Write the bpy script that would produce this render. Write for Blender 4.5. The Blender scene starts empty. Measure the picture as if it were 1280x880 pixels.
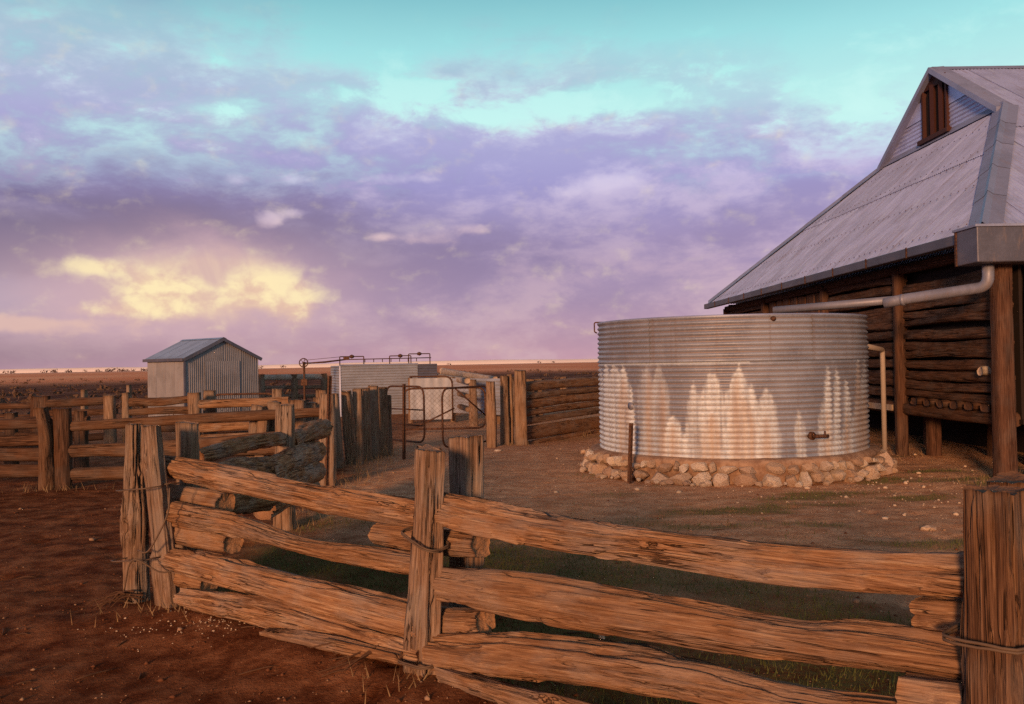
import bpy, math, random
import numpy as np
from mathutils import Vector, Matrix

# ------------------------------------------------------------------ camera, sky, sun, exposure
S = bpy.context.scene
COL = S.collection
R = math.radians
cd = bpy.data.cameras.new("camera"); cam = bpy.data.objects.new("camera", cd); COL.objects.link(cam)
cd.lens = 32; cd.sensor_width = 36; cd.clip_end = 40000; cd.clip_start = 0.05
cam.matrix_world = Matrix.Translation((0, 0, 1.7)) @ Matrix.Rotation(R(90.62), 4, 'X') @ Matrix.Rotation(R(-1.1), 4, 'Z')
S.camera = cam
S.view_settings.view_transform = 'Standard'; S.view_settings.look = 'None'
S.view_settings.exposure = 0.0; S.view_settings.gamma = 1.0
S.cycles.max_bounces = 5; S.cycles.use_denoising = False; S.cycles.sample_clamp_indirect = 4.0

SUN_EL, SUN_AZ = R(9.0), R(198.0)      # azimuth clockwise from +Y: low, behind the camera and to its left
sd = bpy.data.lights.new("sun", 'SUN'); sun = bpy.data.objects.new("sun", sd); COL.objects.link(sun)
sd.energy = 4.3; sd.angle = R(8.0); sd.color = (1.0, 0.52, 0.24)
to_sun = Vector((math.sin(SUN_AZ) * math.cos(SUN_EL), math.cos(SUN_AZ) * math.cos(SUN_EL), math.sin(SUN_EL)))
sun.rotation_euler = to_sun.to_track_quat('Z', 'Y').to_euler()
sun.location = to_sun * 60


class N:
    """tiny wrapper so node maths reads as maths"""
    tree = None
    def __init__(s, sock): s.s = sock
    @staticmethod
    def m(op, *a, clamp=False):
        n = N.tree.nodes.new('ShaderNodeMath'); n.operation = op; n.use_clamp = clamp
        for i, v in enumerate(a):
            if isinstance(v, N): N.tree.links.new(v.s, n.inputs[i])
            else: n.inputs[i].default_value = v
        return N(n.outputs[0])
    def __add__(a, b): return N.m('ADD', a, b)
    def __radd__(a, b): return N.m('ADD', b, a)
    def __sub__(a, b): return N.m('SUBTRACT', a, b)
    def __rsub__(a, b): return N.m('SUBTRACT', b, a)
    def __mul__(a, b): return N.m('MULTIPLY', a, b)
    def __rmul__(a, b): return N.m('MULTIPLY', b, a)
    def __truediv__(a, b): return N.m('DIVIDE', a, b)
    def __pow__(a, b): return N.m('POWER', a, b)


def sat(a): return N.m('ADD', a, 0.0, clamp=True)
def sstep(a, lo, hi, t0=0.0, t1=1.0):
    n = N.tree.nodes.new('ShaderNodeMapRange'); n.interpolation_type = 'SMOOTHSTEP'
    N.tree.links.new(a.s, n.inputs[0])
    for i, v in zip((1, 2, 3, 4), (lo, hi, t0, t1)): n.inputs[i].default_value = v
    return N(n.outputs[0])
def vec(x, y, z):
    n = N.tree.nodes.new('ShaderNodeCombineXYZ')
    for i, v in enumerate((x, y, z)):
        if isinstance(v, N): N.tree.links.new(v.s, n.inputs[i])
        else: n.inputs[i].default_value = v
    return N(n.outputs[0])
def sep(v):
    n = N.tree.nodes.new('ShaderNodeSeparateXYZ'); N.tree.links.new(v.s, n.inputs[0])
    return [N(o) for o in n.outputs]
def noise(v, scale, detail=4, rough=0.55, dist=0.0, color=False):
    n = N.tree.nodes.new('ShaderNodeTexNoise'); N.tree.links.new(v.s, n.inputs['Vector'])
    n.inputs['Scale'].default_value = scale; n.inputs['Detail'].default_value = detail
    n.inputs['Roughness'].default_value = rough; n.inputs['Distortion'].default_value = dist
    return N(n.outputs[1 if color else 0])
def ramp(f, stops, interp='LINEAR'):
    n = N.tree.nodes.new('ShaderNodeValToRGB'); N.tree.links.new(f.s, n.inputs[0])
    cr = n.color_ramp; cr.interpolation = interp
    while len(cr.elements) < len(stops): cr.elements.new(0.5)
    for e, (p, c) in zip(cr.elements, stops): e.position = p; e.color = (*c, 1)
    return N(n.outputs[0])
def mix(f, a, b, mode='MIX'):
    n = N.tree.nodes.new('ShaderNodeMix'); n.data_type = 'RGBA'; n.blend_type = mode
    for i, v in ((0, f), (6, a), (7, b)):
        if isinstance(v, N): N.tree.links.new(v.s, n.inputs[i])
        elif i == 0: n.inputs[0].default_value = v
        else: n.inputs[i].default_value = (*v, 1)
    return N(n.outputs[2])


def gauss(a, e, ca, ce, sa, se):
    x = (a - ca) / sa; y = (e - ce) / se
    return N.m('EXPONENT', (x * x + y * y) * -1.0)


def make_world():
    w = bpy.data.worlds.new("World"); S.world = w; w.use_nodes = True
    t = w.node_tree; N.tree = t; t.nodes.clear()
    out = t.nodes.new('ShaderNodeOutputWorld')
    tc = t.nodes.new('ShaderNodeTexCoord'); d = N(tc.outputs['Generated'])
    x, y, z = sep(d)
    a = N.m('ARCTAN2', x, y); e = N.m('ARCSINE', N.m('MAXIMUM', N.m('MINIMUM', z, 1.0), -1.0))
    # flattened coordinates make layered clouds; 3-D so that there is no seam behind the camera
    q = vec(x, y, z * 2.6)
    n_big = noise(q, 3.2, 7, 0.58, 0.2)
    n_mid = noise(vec(x + 3.1, y, z * 2.3), 7.0, 8, 0.62, 0.15)
    n_fin = noise(vec(x, y + 7.7, z * 1.7), 16.0, 5, 0.6, 0.4)
    es = e * 1.0
    clear = ramp(es, [(0.0, (.62, .42, .55)), (.16, (.56, .78, .86)), (.25, (.54, .88, .84)), (.33, (.34, .74, .76)),
                      (.40, (.17, .48, .55)), (.62, (.10, .14, .22)), (1.0, (.07, .08, .13))])
    cloud = ramp(es, [(0.0, (.58, .33, .40)), (.025, (.50, .30, .40)), (.07, (.40, .27, .43)), (.13, (.36, .265, .48)),
                      (.19, (.35, .31, .60)), (.25, (.42, .41, .67)), (.32, (.46, .60, .72)), (.45, (.20, .22, .32)), (.65, (.13, .11, .16)), (1.0, (.10, .085, .12))])
    light = ramp(es, [(0.0, (.62, .42, .46)), (.10, (.58, .40, .52)), (.20, (.62, .54, .76)), (.28, (.66, .74, .84)), (.45, (.28, .28, .36)), (1.0, (.15, .13, .16))])
    cloud = mix(sstep(n_mid * .75 + n_fin * .25, .45, .62) * .75, cloud, light)
    cloud = mix(sstep(n_big * .6 + n_mid * .4, .55, .40) * sstep(e, .0, .10, .25, .60) * sstep(e, .45, .3) * sstep(a, .35, -.15, .45, 1.0), cloud, mix(sstep(e, .12, .26), (.225, .155, .32), (.29, .25, .48)))
    dark = sat(gauss(a, e + (n_big - .5) * .08 + (n_mid - .5) * .04, -.56, .128, .48, .056) * 1.15)
    cloud = mix(dark * .85, cloud, (.120, .088, .185))
    dark2 = sat(gauss(a, e + (n_big - .5) * .03, -.60, .018, .34, .022))
    cloud = mix(dark2 * .65, cloud, (.20, .14, .20))
    bluegap = sat(gauss(a, e + (n_mid - .5) * .05, -.53, .076, .10, .024) * 1.1)
    cloud = mix(bluegap * .6, cloud, (.33, .31, .46))
    # rose-coloured veil and the sunlit shower cloud low on the left
    veil = sat(gauss(a + (n_mid - .5) * .12, e + (n_mid - .5) * .07, -.35, .082, .17, .052) * 1.35)
    cloud = mix(veil * .72, cloud, (.66, .42, .46))
    streak = noise(vec(a * 26.0 + e * 9.0, e * 5.0, 0.0), 1.0, 4, .55, .3)
    lump = noise(vec(a * 1.0, e * 1.5, 1.7), 30.0, 5, .5, .2)
    y1 = gauss(a, e, -.368, .080, .040, .022) * 1.25 + gauss(a, e, -.270, .082, .050, .024) * 1.25 + gauss(a, e, -.425, .103, .034, .010)
    y1 = y1 + gauss(a, e, -.232, .064, .024, .022) * .8 + gauss(a, e, -.41, .060, .07, .010) * .55 - gauss(a, e, -.314, .098, .012, .016) * .7
    fin2 = noise(vec(a * 1.0, e * 1.2, 4.1), 75.0, 5, .62, .3)
    ym = sstep(y1 + (lump - .5) * 1.5 + (fin2 - .5) * .40, .02, 1.12)
    bodyc = gauss(a + (n_mid - .5) * .05, e + (lump - .5) * .03, -.325, .086, .085, .034) * 1.5
    bodyc = sat(bodyc) * sstep(a + (streak - .5) * .03, -.200, -.232)
    cloud = mix(sstep(bodyc, .1, .95) * .80, cloud, mix(sstep(streak, .4, .65), (.70, .46, .40), (.82, .58, .42)))
    cloud = mix(ym * .88, cloud, mix(sstep(lump * .78 + fin2 * .22 + (e - .08) * 3.0, .37, .58), (.78, .51, .38), (1.0, .82, .47)))
    low = gauss(a, e, -.50, .045, .05, .012) + gauss(a, e, -.415, .047, .06, .008) * .7 + gauss(a, e, -.56, .050, .03, .012) * .8
    low = low + gauss(a, e, -.385, .035, .07, .006) * .5
    lm = sstep(low + (lump - .5) * 1.3, .40, 1.0)
    cloud = mix(lm * .8, cloud, (.74, .48, .42))
    puffs = None
    for px, py, sx, sy, k in ((345, 282, 15, 9, 1.0), (312, 236, 17, 8, .9), (374, 234, 15, 7, .95), (310, 274, 13, 5, .6),
                              (380, 272, 13, 6, .6), (500, 228, 60, 8, .7), (765, 232, 36, 11, 1.0), (715, 244, 26, 8, .7),
                              (545, 300, 40, 9, .75), (590, 286, 24, 6, .7), (480, 298, 16, 5, .6), (440, 384, 22, 7, .55),
                              (870, 120, 60, 8, .4), (960, 225, 40, 7, .45)):
        g = gauss(a, e, (px - 640) / 1138, (452 - (px - 640) * .0194 - py) / 1138, sx * 1.3 / 1138, sy * 1.3 / 1138) * k
        puffs = g if puffs is None else puffs + g
    pm = sstep(puffs + (lump - .5) * 1.6, .30, 1.15)
    cloud = mix(pm * .75, cloud, mix(sstep(e, .12, .20), (.74, .50, .52), (.66, .58, .78)))
    # openings to the teal sky above
    holes = gauss(a, e, -.17, .285, .10, .016) * .9 + gauss(a, e, -.05, .262, .08, .010) * .7 + gauss(a, e, .12, .275, .12, .018) * .9 \
        + gauss(a, e, -.30, .265, .06, .010) * .6
    cover = sstep((n_big - .5) * 1.6 + (n_mid - .5) * 1.3 - holes * .22, -.45, .05)
    top = N.m('MAXIMUM', sstep(e + (n_big - .5) * .30 + (n_mid - .5) * .22 + a * .05 + sat(a - .05) * .16, .27, .37, 1.0, .06), sstep(e, .42, .60))
    body = sstep(e + (n_mid - .5) * .10, .17, .25, 1.0, .0)
    cov = sat(N.m('MAXIMUM', cover, body) * top)
    gap = sstep(n_mid * .6 + n_fin * .4 + holes * .13, .53, .66) * sstep(e, .19, .245) * sstep(e, .36, .30)
    cov = sat(cov - gap * .85)
    col = mix(cov, mix(gap * .40, clear, (.62, .95, .90)), cloud)
    wisp = gauss(a, e, -.56, .385, .10, .012) + gauss(a, e, -.38, .372, .05, .016)
    col = mix(sat(wisp * sstep(n_mid, .35, .6)) * .7, col, (.24, .33, .50))
    sky = t.nodes.new('ShaderNodeTexSky'); sky.sky_type = 'NISHITA'; sky.sun_disc = False
    sky.sun_elevation = SUN_EL; sky.sun_rotation = SUN_AZ
    b1 = t.nodes.new('ShaderNodeBackground'); t.links.new(sky.outputs[0], b1.inputs[0]); b1.inputs[1].default_value = 0.08
    b2 = t.nodes.new('ShaderNodeBackground'); t.links.new(col.s, b2.inputs[0]); b2.inputs[1].default_value = 1.1
    ms = t.nodes.new('ShaderNodeMixShader'); ms.inputs[0].default_value = 0.90
    t.links.new(b1.outputs[0], ms.inputs[1]); t.links.new(b2.outputs[0], ms.inputs[2]); t.links.new(ms.outputs[0], out.inputs[0])


make_world()

# ------------------------------------------------------------------ numeric helpers
def vn(P, seed=0):
    P = np.asarray(P, float); i = np.floor(P).astype(np.int64); f = P - i; f = f * f * (3 - 2 * f)
    def h(a, b, c):
        k = (a * 374761393 + b * 668265263 + c * 1274126177 + seed * 974634541) & 0xffffffff
        k = ((k ^ (k >> 13)) * 1103515245) & 0xffffffff
        k = ((k ^ (k >> 16)) * 1812433253) & 0xffffffff
        return ((k ^ (k >> 15)) & 0xffffff) / 16777215.0
    x, y, z = i[..., 0], i[..., 1], i[..., 2]; u, v, w = f[..., 0], f[..., 1], f[..., 2]
    l = lambda a, b, t: a + (b - a) * t
    return l(l(l(h(x, y, z), h(x + 1, y, z), u), l(h(x, y + 1, z), h(x + 1, y + 1, z), u), v),
             l(l(h(x, y, z + 1), h(x + 1, y, z + 1), u), l(h(x, y + 1, z + 1), h(x + 1, y + 1, z + 1), u), v), w)
def fbm(P, o=4, seed=0, g=.5):
    P = np.asarray(P, float); s = 0; a = 1; t = 0
    for k in range(o): s = s + a * (vn(P, seed + 17 * k) - .5); t += a; a *= g; P = P * 2.03 + 5.1
    return s / t
def smooth(x, lo, hi):
    t = np.clip((x - lo) / (hi - lo), 0, 1); return t * t * (3 - 2 * t)


def empty(name, loc, label, cat, group=None):
    o = bpy.data.objects.new(name, None); COL.objects.link(o); o.location = loc
    o["label"] = label; o["category"] = cat
    if group: o["group"] = group
    o.empty_display_size = .2
    return o
def mk(name, V, F, mat, parent=None, sm=False, origin=None, rot=None, attrs=None, mats=None, fm=None):
    """one mesh object from world-space vertices; origin/rot give it its own local frame"""
    V = np.asarray(V, float)
    o0 = np.asarray(origin if origin is not None else V.mean(0), float)
    Rm = np.asarray(rot if rot is not None else np.eye(3), float)
    L = (V - o0) @ Rm
    me = bpy.data.meshes.new(name)
    if isinstance(F, np.ndarray):
        n, k = F.shape
        me.vertices.add(len(L)); me.vertices.foreach_set('co', L.astype(np.float32).ravel())
        me.loops.add(n * k); me.loops.foreach_set('vertex_index', F.astype(np.int32).ravel())
        me.polygons.add(n); me.polygons.foreach_set('loop_start', np.arange(0, n * k, k, dtype=np.int32))
        me.update(calc_edges=True)
    else:
        me.from_pydata(L.tolist(), [], F)
    for m_ in (mats or [mat]): me.materials.append(m_)
    if fm is not None: me.polygons.foreach_set('material_index', np.asarray(fm, np.int32))
    if sm: me.polygons.foreach_set('use_smooth', np.ones(len(me.polygons), bool))
    for k_, arr in (attrs or {}).items():
        at = me.attributes.new(k_, 'FLOAT', 'POINT'); at.data.foreach_set('value', np.asarray(arr, np.float32).ravel())
    o = bpy.data.objects.new(name, me); COL.objects.link(o)
    M = Matrix.Identity(4)
    for r in range(3):
        for c in range(3): M[r][c] = Rm[r, c]
        M[r][3] = o0[r] - (parent_loc(parent)[r])
    if parent is not None: o.parent = parent
    o.matrix_basis = M
    return o
def parent_loc(p):
    if p is None: return (0, 0, 0)
    a = np.array(p.matrix_basis.translation)
    return a + np.array(parent_loc(p.parent)) if p.parent else a
def share(o, parent, loc, rot=None, name=None, scale=None):
    """a copy sharing mesh data"""
    c = o.copy(); COL.objects.link(c); c.parent = parent
    c.location = np.asarray(loc) - np.asarray(parent_loc(parent))
    if rot is not None: c.rotation_euler = rot
    if scale is not None: c.scale = scale
    return c
def grid_faces(nu, nv, wrap=False):
    a = np.arange(nu * nv).reshape(nv, nu)
    if wrap: b = np.roll(a, -1, 1)
    else: b = a[:, 1:]; a = a[:, :-1]
    return np.stack([a[:-1], b[:-1], b[1:], a[1:]], -1).reshape(-1, 4)
def boxes(name, items, mat, parent=None, bev=0.0, origin=None):
    """items: (centre, half sizes, 3x3 rotation or None) joined in one mesh"""
    V = []; F = []
    for c, hs, rt in items:
        b = len(V) * 0 + sum(len(v) for v in V)
        p = np.array([[sx, sy, sz] for sx in (-1, 1) for sy in (-1, 1) for sz in (-1, 1)], float) * np.asarray(hs)
        if rt is not None: p = p @ np.asarray(rt).T
        V.append(p + np.asarray(c))
        F += [[b + k for k in f] for f in ((0, 1, 3, 2), (4, 6, 7, 5), (0, 4, 5, 1), (2, 3, 7, 6), (0, 2, 6, 4), (1, 5, 7, 3))]
    o = mk(name, np.concatenate(V), F, mat, parent, origin=origin)
    if bev:
        m = o.modifiers.new('bevel', 'BEVEL'); m.width = bev; m.segments = 2
    return o
def rotz(a): c, s = math.cos(a), math.sin(a); return np.array([[c, -s, 0], [s, c, 0], [0, 0, 1]])
def frame(z, up=(0, 0, 1)):
    """columns: x = side, y = near up, z = along"""
    z = np.asarray(z, float); z = z / np.linalg.norm(z); up = np.asarray(up, float)
    x = np.cross(up, z); n = np.linalg.norm(x)
    x = np.array([1., 0, 0]) if n < 1e-6 else x / n
    y = np.cross(z, x)
    return np.stack([x, y, z], 1)
def catmull(P, n):
    P = np.asarray(P, float)
    if len(P) == 2: t = np.linspace(0, 1, n)[:, None]; return P[0] * (1 - t) + P[1] * t
    Q = np.vstack([2 * P[0] - P[1], P, 2 * P[-1] - P[-2]])
    seg = np.linalg.norm(P[1:, :3] - P[:-1, :3], axis=1); cum = np.r_[0, np.cumsum(seg)]; s = np.linspace(0, cum[-1], n)
    k = np.clip(np.searchsorted(cum, s, 'right') - 1, 0, len(P) - 2); t = ((s - cum[k]) / seg[k])[:, None]
    p0, p1, p2, p3 = Q[k], Q[k + 1], Q[k + 2], Q[k + 3]
    return .5 * (2 * p1 + (p2 - p0) * t + (2 * p0 - 5 * p1 + 4 * p2 - p3) * t * t + (3 * p1 - p0 - 3 * p2 + p3) * t ** 3)


def log(name, pts, mat, parent, seed, up=(0, 0, 1), nu=24, nv=24, sq=2.6, rough=.07, crack=.012, facet=.16, jag=.02, ncr=2.2, hollow=0.0, ledge=.016, holes=()):
    """a weathered timber: pts = list of (x,y,z,width,height) along its length. Width is across 'up', height along it."""
    pts = np.asarray(pts, float)
    C = catmull(pts, nv); cen = C[:, :3]; W = C[:, 3] / 2; Hh = C[:, 4] / 2
    rs = np.random.RandomState(seed)
    axis = pts[-1, :3] - pts[0, :3]; Rm = frame(axis, up); L = np.linalg.norm(axis)
    tan = np.gradient(cen, axis=0); tan /= np.linalg.norm(tan, axis=1)[:, None]
    th = np.linspace(0, 2 * np.pi, nu, endpoint=False)
    c, s = np.cos(th), np.sin(th)
    prof = (np.abs(c) ** sq + np.abs(s) ** sq) ** (-1 / sq)
    k = rs.randint(4, 7); ang = np.sort((np.arange(k) + rs.uniform(-.3, .3, k)) / k * 2 * np.pi)
    plane = np.min([1 / np.maximum(np.cos((th - a + np.pi) % (2 * np.pi) - np.pi), .2) for a in ang], axis=0)
    plane = plane / plane.mean()
    prof = prof * (1 - facet) + prof * plane * facet
    t = np.linspace(0, L, nv)
    T, TH = np.meshgrid(t, th, indexing='ij')
    tw = rs.uniform(-.25, .25)
    cc, ss = np.cos(TH + tw * T), np.sin(TH + tw * T)
    low = fbm(np.stack([cc * .8 + seed, ss * .8, T * 1.6], -1), 3, seed)
    mid = fbm(np.stack([cc * 3.0, ss * 3.0 + seed, T * 3.0], -1), 3, seed + 3)
    r = prof[None, :] * (1 + low * rough * 3.2 + mid * rough * 1.3)
    size = np.sqrt(W * Hh)[:, None]
    cn = vn(np.stack([cc * ncr, ss * ncr, T * .9 + seed * 3.3], -1), seed + 5) * .75 + vn(np.stack([cc * ncr * 2.3, ss * ncr * 2.3, T * 2.0], -1), seed + 6) * .25
    ridge = 1 - np.abs(2 * cn - 1)
    gate = smooth(vn(np.stack([cc * 1.2, ss * 1.2, T * 1.4 + 9], -1), seed + 8), .35, .62)
    crk = smooth(ridge, .86, .985) * gate
    fine = fbm(np.stack([cc * ncr * 6, ss * ncr * 6, T * 5], -1), 2, seed + 11)
    r = r - crk * crack / size + fine * .10 * min(1.0, .08 / size.mean())
    if nu >= 36:
        # slivers split off along the grain leave long sharp-edged steps
        l1 = vn(np.stack([cc * 1.5 + seed, ss * 1.5, T * .75], -1), seed + 31) + .22 * fbm(np.stack([cc * 7, ss * 7, T * 2.2], -1), 2, seed + 32)
        l2 = vn(np.stack([cc * 2.8, ss * 2.8 + seed, T * 1.3], -1), seed + 33) + .25 * fbm(np.stack([cc * 9, ss * 9, T * 4.0], -1), 2, seed + 34)
        r = r - (smooth(l1, .50, .53) * ledge + smooth(l2, .60, .64) * ledge * .7) / size
        knots = np.random.RandomState(seed + 50)
        for _ in range(knots.randint(1, 4)):
            a0, t0 = knots.uniform(0, 6.28), knots.uniform(.1, .9) * L; s0 = knots.uniform(.02, .045)
            dd = np.hypot(((TH - a0 + np.pi) % (2 * np.pi) - np.pi) * size, (T - t0) * .6) / s0
            r = r + (.020 * np.exp(-(dd / 1.6) ** 2) - .030 * np.exp(-(dd / .7) ** 2)) / size * knots.uniform(.5, 1.1)
    for (a0, t0, s0, dp) in holes:
        dd = np.hypot(((TH - a0 + np.pi) % (2 * np.pi) - np.pi) * size, (T - t0 * L) * .7) / s0
        r = r + (.35 * dp * np.exp(-((dd - 1.5) / .6) ** 2) - dp * smooth(dd, 1.1, .5)) / size
    if hollow:
        pit = smooth(vn(np.stack([cc * 1.6, ss * 1.6, T * 3.2 + 2], -1), seed + 21), .60, .80)
        r = r - pit * hollow / size * (0.6 + fine * 2)
    x = r * np.cos(TH) * W[:, None]; y = r * np.sin(TH) * Hh[:, None]
    Rf = np.stack([frame(tn, up) for tn in tan])
    # keep section axes close to the chord frame so that the grain does not spin
    V = cen[:, None, :] + x[..., None] * Rf[:, None, :, 0] + y[..., None] * Rf[:, None, :, 1]
    def chop(xy, e_):   # the sawn or broken end: one uneven face shared by rim and middle
        q = np.stack([xy[:, 0] * 1.3, xy[:, 1] * 1.3, np.full(len(xy), seed * 1.7 + e_)], -1)
        return jag * (xy @ rs.uniform(-.35, .35, 2) * .8 + fbm(q, 3, seed + 13) * 1.6 + fbm(q * 4, 2, seed + 14) * .7)
    cxy = np.stack([c, s], -1); st_ = rs.get_state(); chops = {}
    for e_, sg in ((0, -1), (nv - 1, 1)):
        rs.set_state(st_); V[e_] += (sg * chop(cxy, e_))[:, None] * Rf[e_][:, 2]
    V = V.reshape(-1, 3)
    F = grid_faces(nu, nv, True).tolist()
    fm = [0] * len(F)
    att = list(crk.ravel())
    for e_, sg in ((0, -1), (nv - 1, 1)):
        ring = np.arange(nu) + e_ * nu; cc0 = V[ring].mean(0)
        base = len(V)
        ax_ = Rf[e_][:, 2]; flat_ = V[ring] - ((V[ring] - cen[e_]) @ ax_)[:, None] * ax_; c1 = flat_.mean(0)
        rs.set_state(st_); di = chop(cxy * .5, e_); rs.set_state(st_); dc = chop(cxy[:1] * 0, e_)
        inner = c1 + (flat_ - c1) * .5 + (sg * di)[:, None] * ax_
        V = np.vstack([V, inner, (c1 + sg * dc[0] * ax_)[None]])
        for i in range(nu):
            j = (i + 1) % nu
            q = [ring[i], base + i, base + j, ring[j]]; tr = [base + i, base + nu, base + j]
            if sg < 0: q = q[::-1]; tr = tr[::-1]
            F.append([int(v) for v in q[::-1]][::-1]); F.append(tr); fm += [1, 1]
        att += [0] * (nu + 1)
    Fq = F
    o = mk(name, V, Fq, mat[0], parent, sm=True, origin=(pts[0, :3] + pts[-1, :3]) / 2, rot=Rm, mats=list(mat), fm=fm, attrs={'crack': att})
    return o
def post(name, base, top, w, d, mat, parent, seed, face=(0, -1, 0), taper=.9, nu=20, nv=16, sink=.15, **kw):
    """upright timber, base/top are world points at its centre; w along the fence, d through it; face = direction its broad side faces"""
    b = np.asarray(base, float); t = np.asarray(top, float); ax = (t - b) / np.linalg.norm(t - b)
    b = b - ax * sink
    mids = [b + (t - b) * f for f in (0, .3, .65, 1)]
    rs = np.random.RandomState(seed)
    P = [(*p, w * k * rs.uniform(.94, 1.06), d * k) for p, k in zip(mids, (1.08, 1.03, .97, taper))]
    kw.setdefault('sq', 4.0); kw.setdefault('facet', .3)
    return log(name, P, mat, parent, seed, up=face, nu=nu, nv=nv, **kw)
def tube(name, P, r, mat, parent=None, n=8, closed=False, sm=True, joinV=None):
    P = np.asarray(P, float); m = len(P); r = np.broadcast_to(np.asarray(r, float), (m,))
    tan = np.gradient(P, axis=0) if not closed else np.roll(P, -1, 0) - np.roll(P, 1, 0)
    V = []
    prev = None
    for i in range(m):
        z = tan[i] / (np.linalg.norm(tan[i]) + 1e-9)
        if prev is None:
            f = frame(z, (0, 0, 1) if abs(z[2]) < .9 else (0, 1, 0)); x = f[:, 0]
        else:
            x = prev - z * (prev @ z); x /= np.linalg.norm(x)
        prev = x; y = np.cross(z, x)
        a = np.linspace(0, 2 * np.pi, n, endpoint=False)
        V.append(P[i] + r[i] * (np.cos(a)[:, None] * x + np.sin(a)[:, None] * y))
    V = np.concatenate(V)
    F = grid_faces(n, m, True).tolist()
    if closed:
        F += [[(m - 1) * n + i, (m - 1) * n + (i + 1) % n, (i + 1) % n, i] for i in range(n)]
    else:
        F += [list(range(n))[::-1], list(range((m - 1) * n, m * n))]
    if joinV is not None:
        joinV.append((V, F)); return None
    return mk(name, V, F, mat, parent, sm=sm)
def join(name, parts, mat, parent=None, sm=True, origin=None):
    V = []; F = []; b = 0
    for v, f in parts:
        V.append(v); F += [[i + b for i in q] for q in f]; b += len(v)
    return mk(name, np.concatenate(V), F, mat, parent, sm=sm, origin=origin)
def bend(P, rad=.15, n=6):
    """round the corners of a polyline"""
    P = [np.asarray(p, float) for p in P]; out = [P[0]]
    for i in range(1, len(P) - 1):
        a, b, c = P[i - 1], P[i], P[i + 1]
        u = (a - b); lu = np.linalg.norm(u); v = (c - b); lv = np.linalg.norm(v); r = min(rad, lu * .45, lv * .45)
        p, q = b + u / lu * r, b + v / lv * r
        for k in range(n + 1):
            t = k / n; out.append(p * (1 - t) ** 2 + b * 2 * t * (1 - t) + q * t * t)
    out.append(P[-1]); return np.array(out)
def sheet(name, o, u, v, width, v0, v1, mat, parent, n, pitch=.076, amp=.009, seg=8, nv=3, attrs=None, thick=True, phase=0.0):
    """corrugated sheet: waves run along v, repeat along u; v0/v1 are callables or numbers giving the length limits at each u"""
    o, u, v, n = (np.asarray(q, float) for q in (o, u, v, n))
    nu = max(3, int(width / pitch * seg) + 1)
    uu = np.linspace(0, width, nu)
    a = np.array([v0(q) if callable(v0) else v0 for q in uu]); b = np.array([v1(q) if callable(v1) else v1 for q in uu])
    tt = np.linspace(0, 1, nv)[:, None]
    vv = a[None] * (1 - tt) + b[None] * tt
    h = amp * np.sin(uu / pitch * 2 * np.pi + phase)
    P = o + uu[None, :, None] * u + vv[..., None] * v + h[None, :, None] * n
    w_ = np.cross(u, v)
    return mk(name, P.reshape(-1, 3), grid_faces(nu, nv), mat, parent, sm=True, origin=o, rot=np.stack([u, v, w_], 1))


# ------------------------------------------------------------------ materials
MATS = {}
def new_mat(name):
    m = bpy.data.materials.new(name); m.use_nodes = True; N.tree = m.node_tree
    b = m.node_tree.nodes['Principled BSDF']; b.inputs['Specular IOR Level'].default_value = .25
    MATS[name] = m; return m, b
def setc(b, key, v):
    if isinstance(v, N): N.tree.links.new(v.s, b.inputs[key])
    elif isinstance(v, tuple): b.inputs[key].default_value = (*v, 1)
    else: b.inputs[key].default_value = v
def bump(b, h, strength=.5, dist=.01):
    n = N.tree.nodes.new('ShaderNodeBump'); n.inputs['Strength'].default_value = strength; n.inputs['Distance'].default_value = dist
    N.tree.links.new(h.s, n.inputs['Height']); N.tree.links.new(n.outputs[0], b.inputs['Normal'])
def objco():
    t = N.tree.nodes.new('ShaderNodeTexCoord'); return N(t.outputs['Object'])
def attr(name):
    t = N.tree.nodes.new('ShaderNodeAttribute'); t.attribute_name = name; return N(t.outputs['Fac'])
def rnd():
    t = N.tree.nodes.new('ShaderNodeObjectInfo'); return N(t.outputs['Random'])


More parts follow.
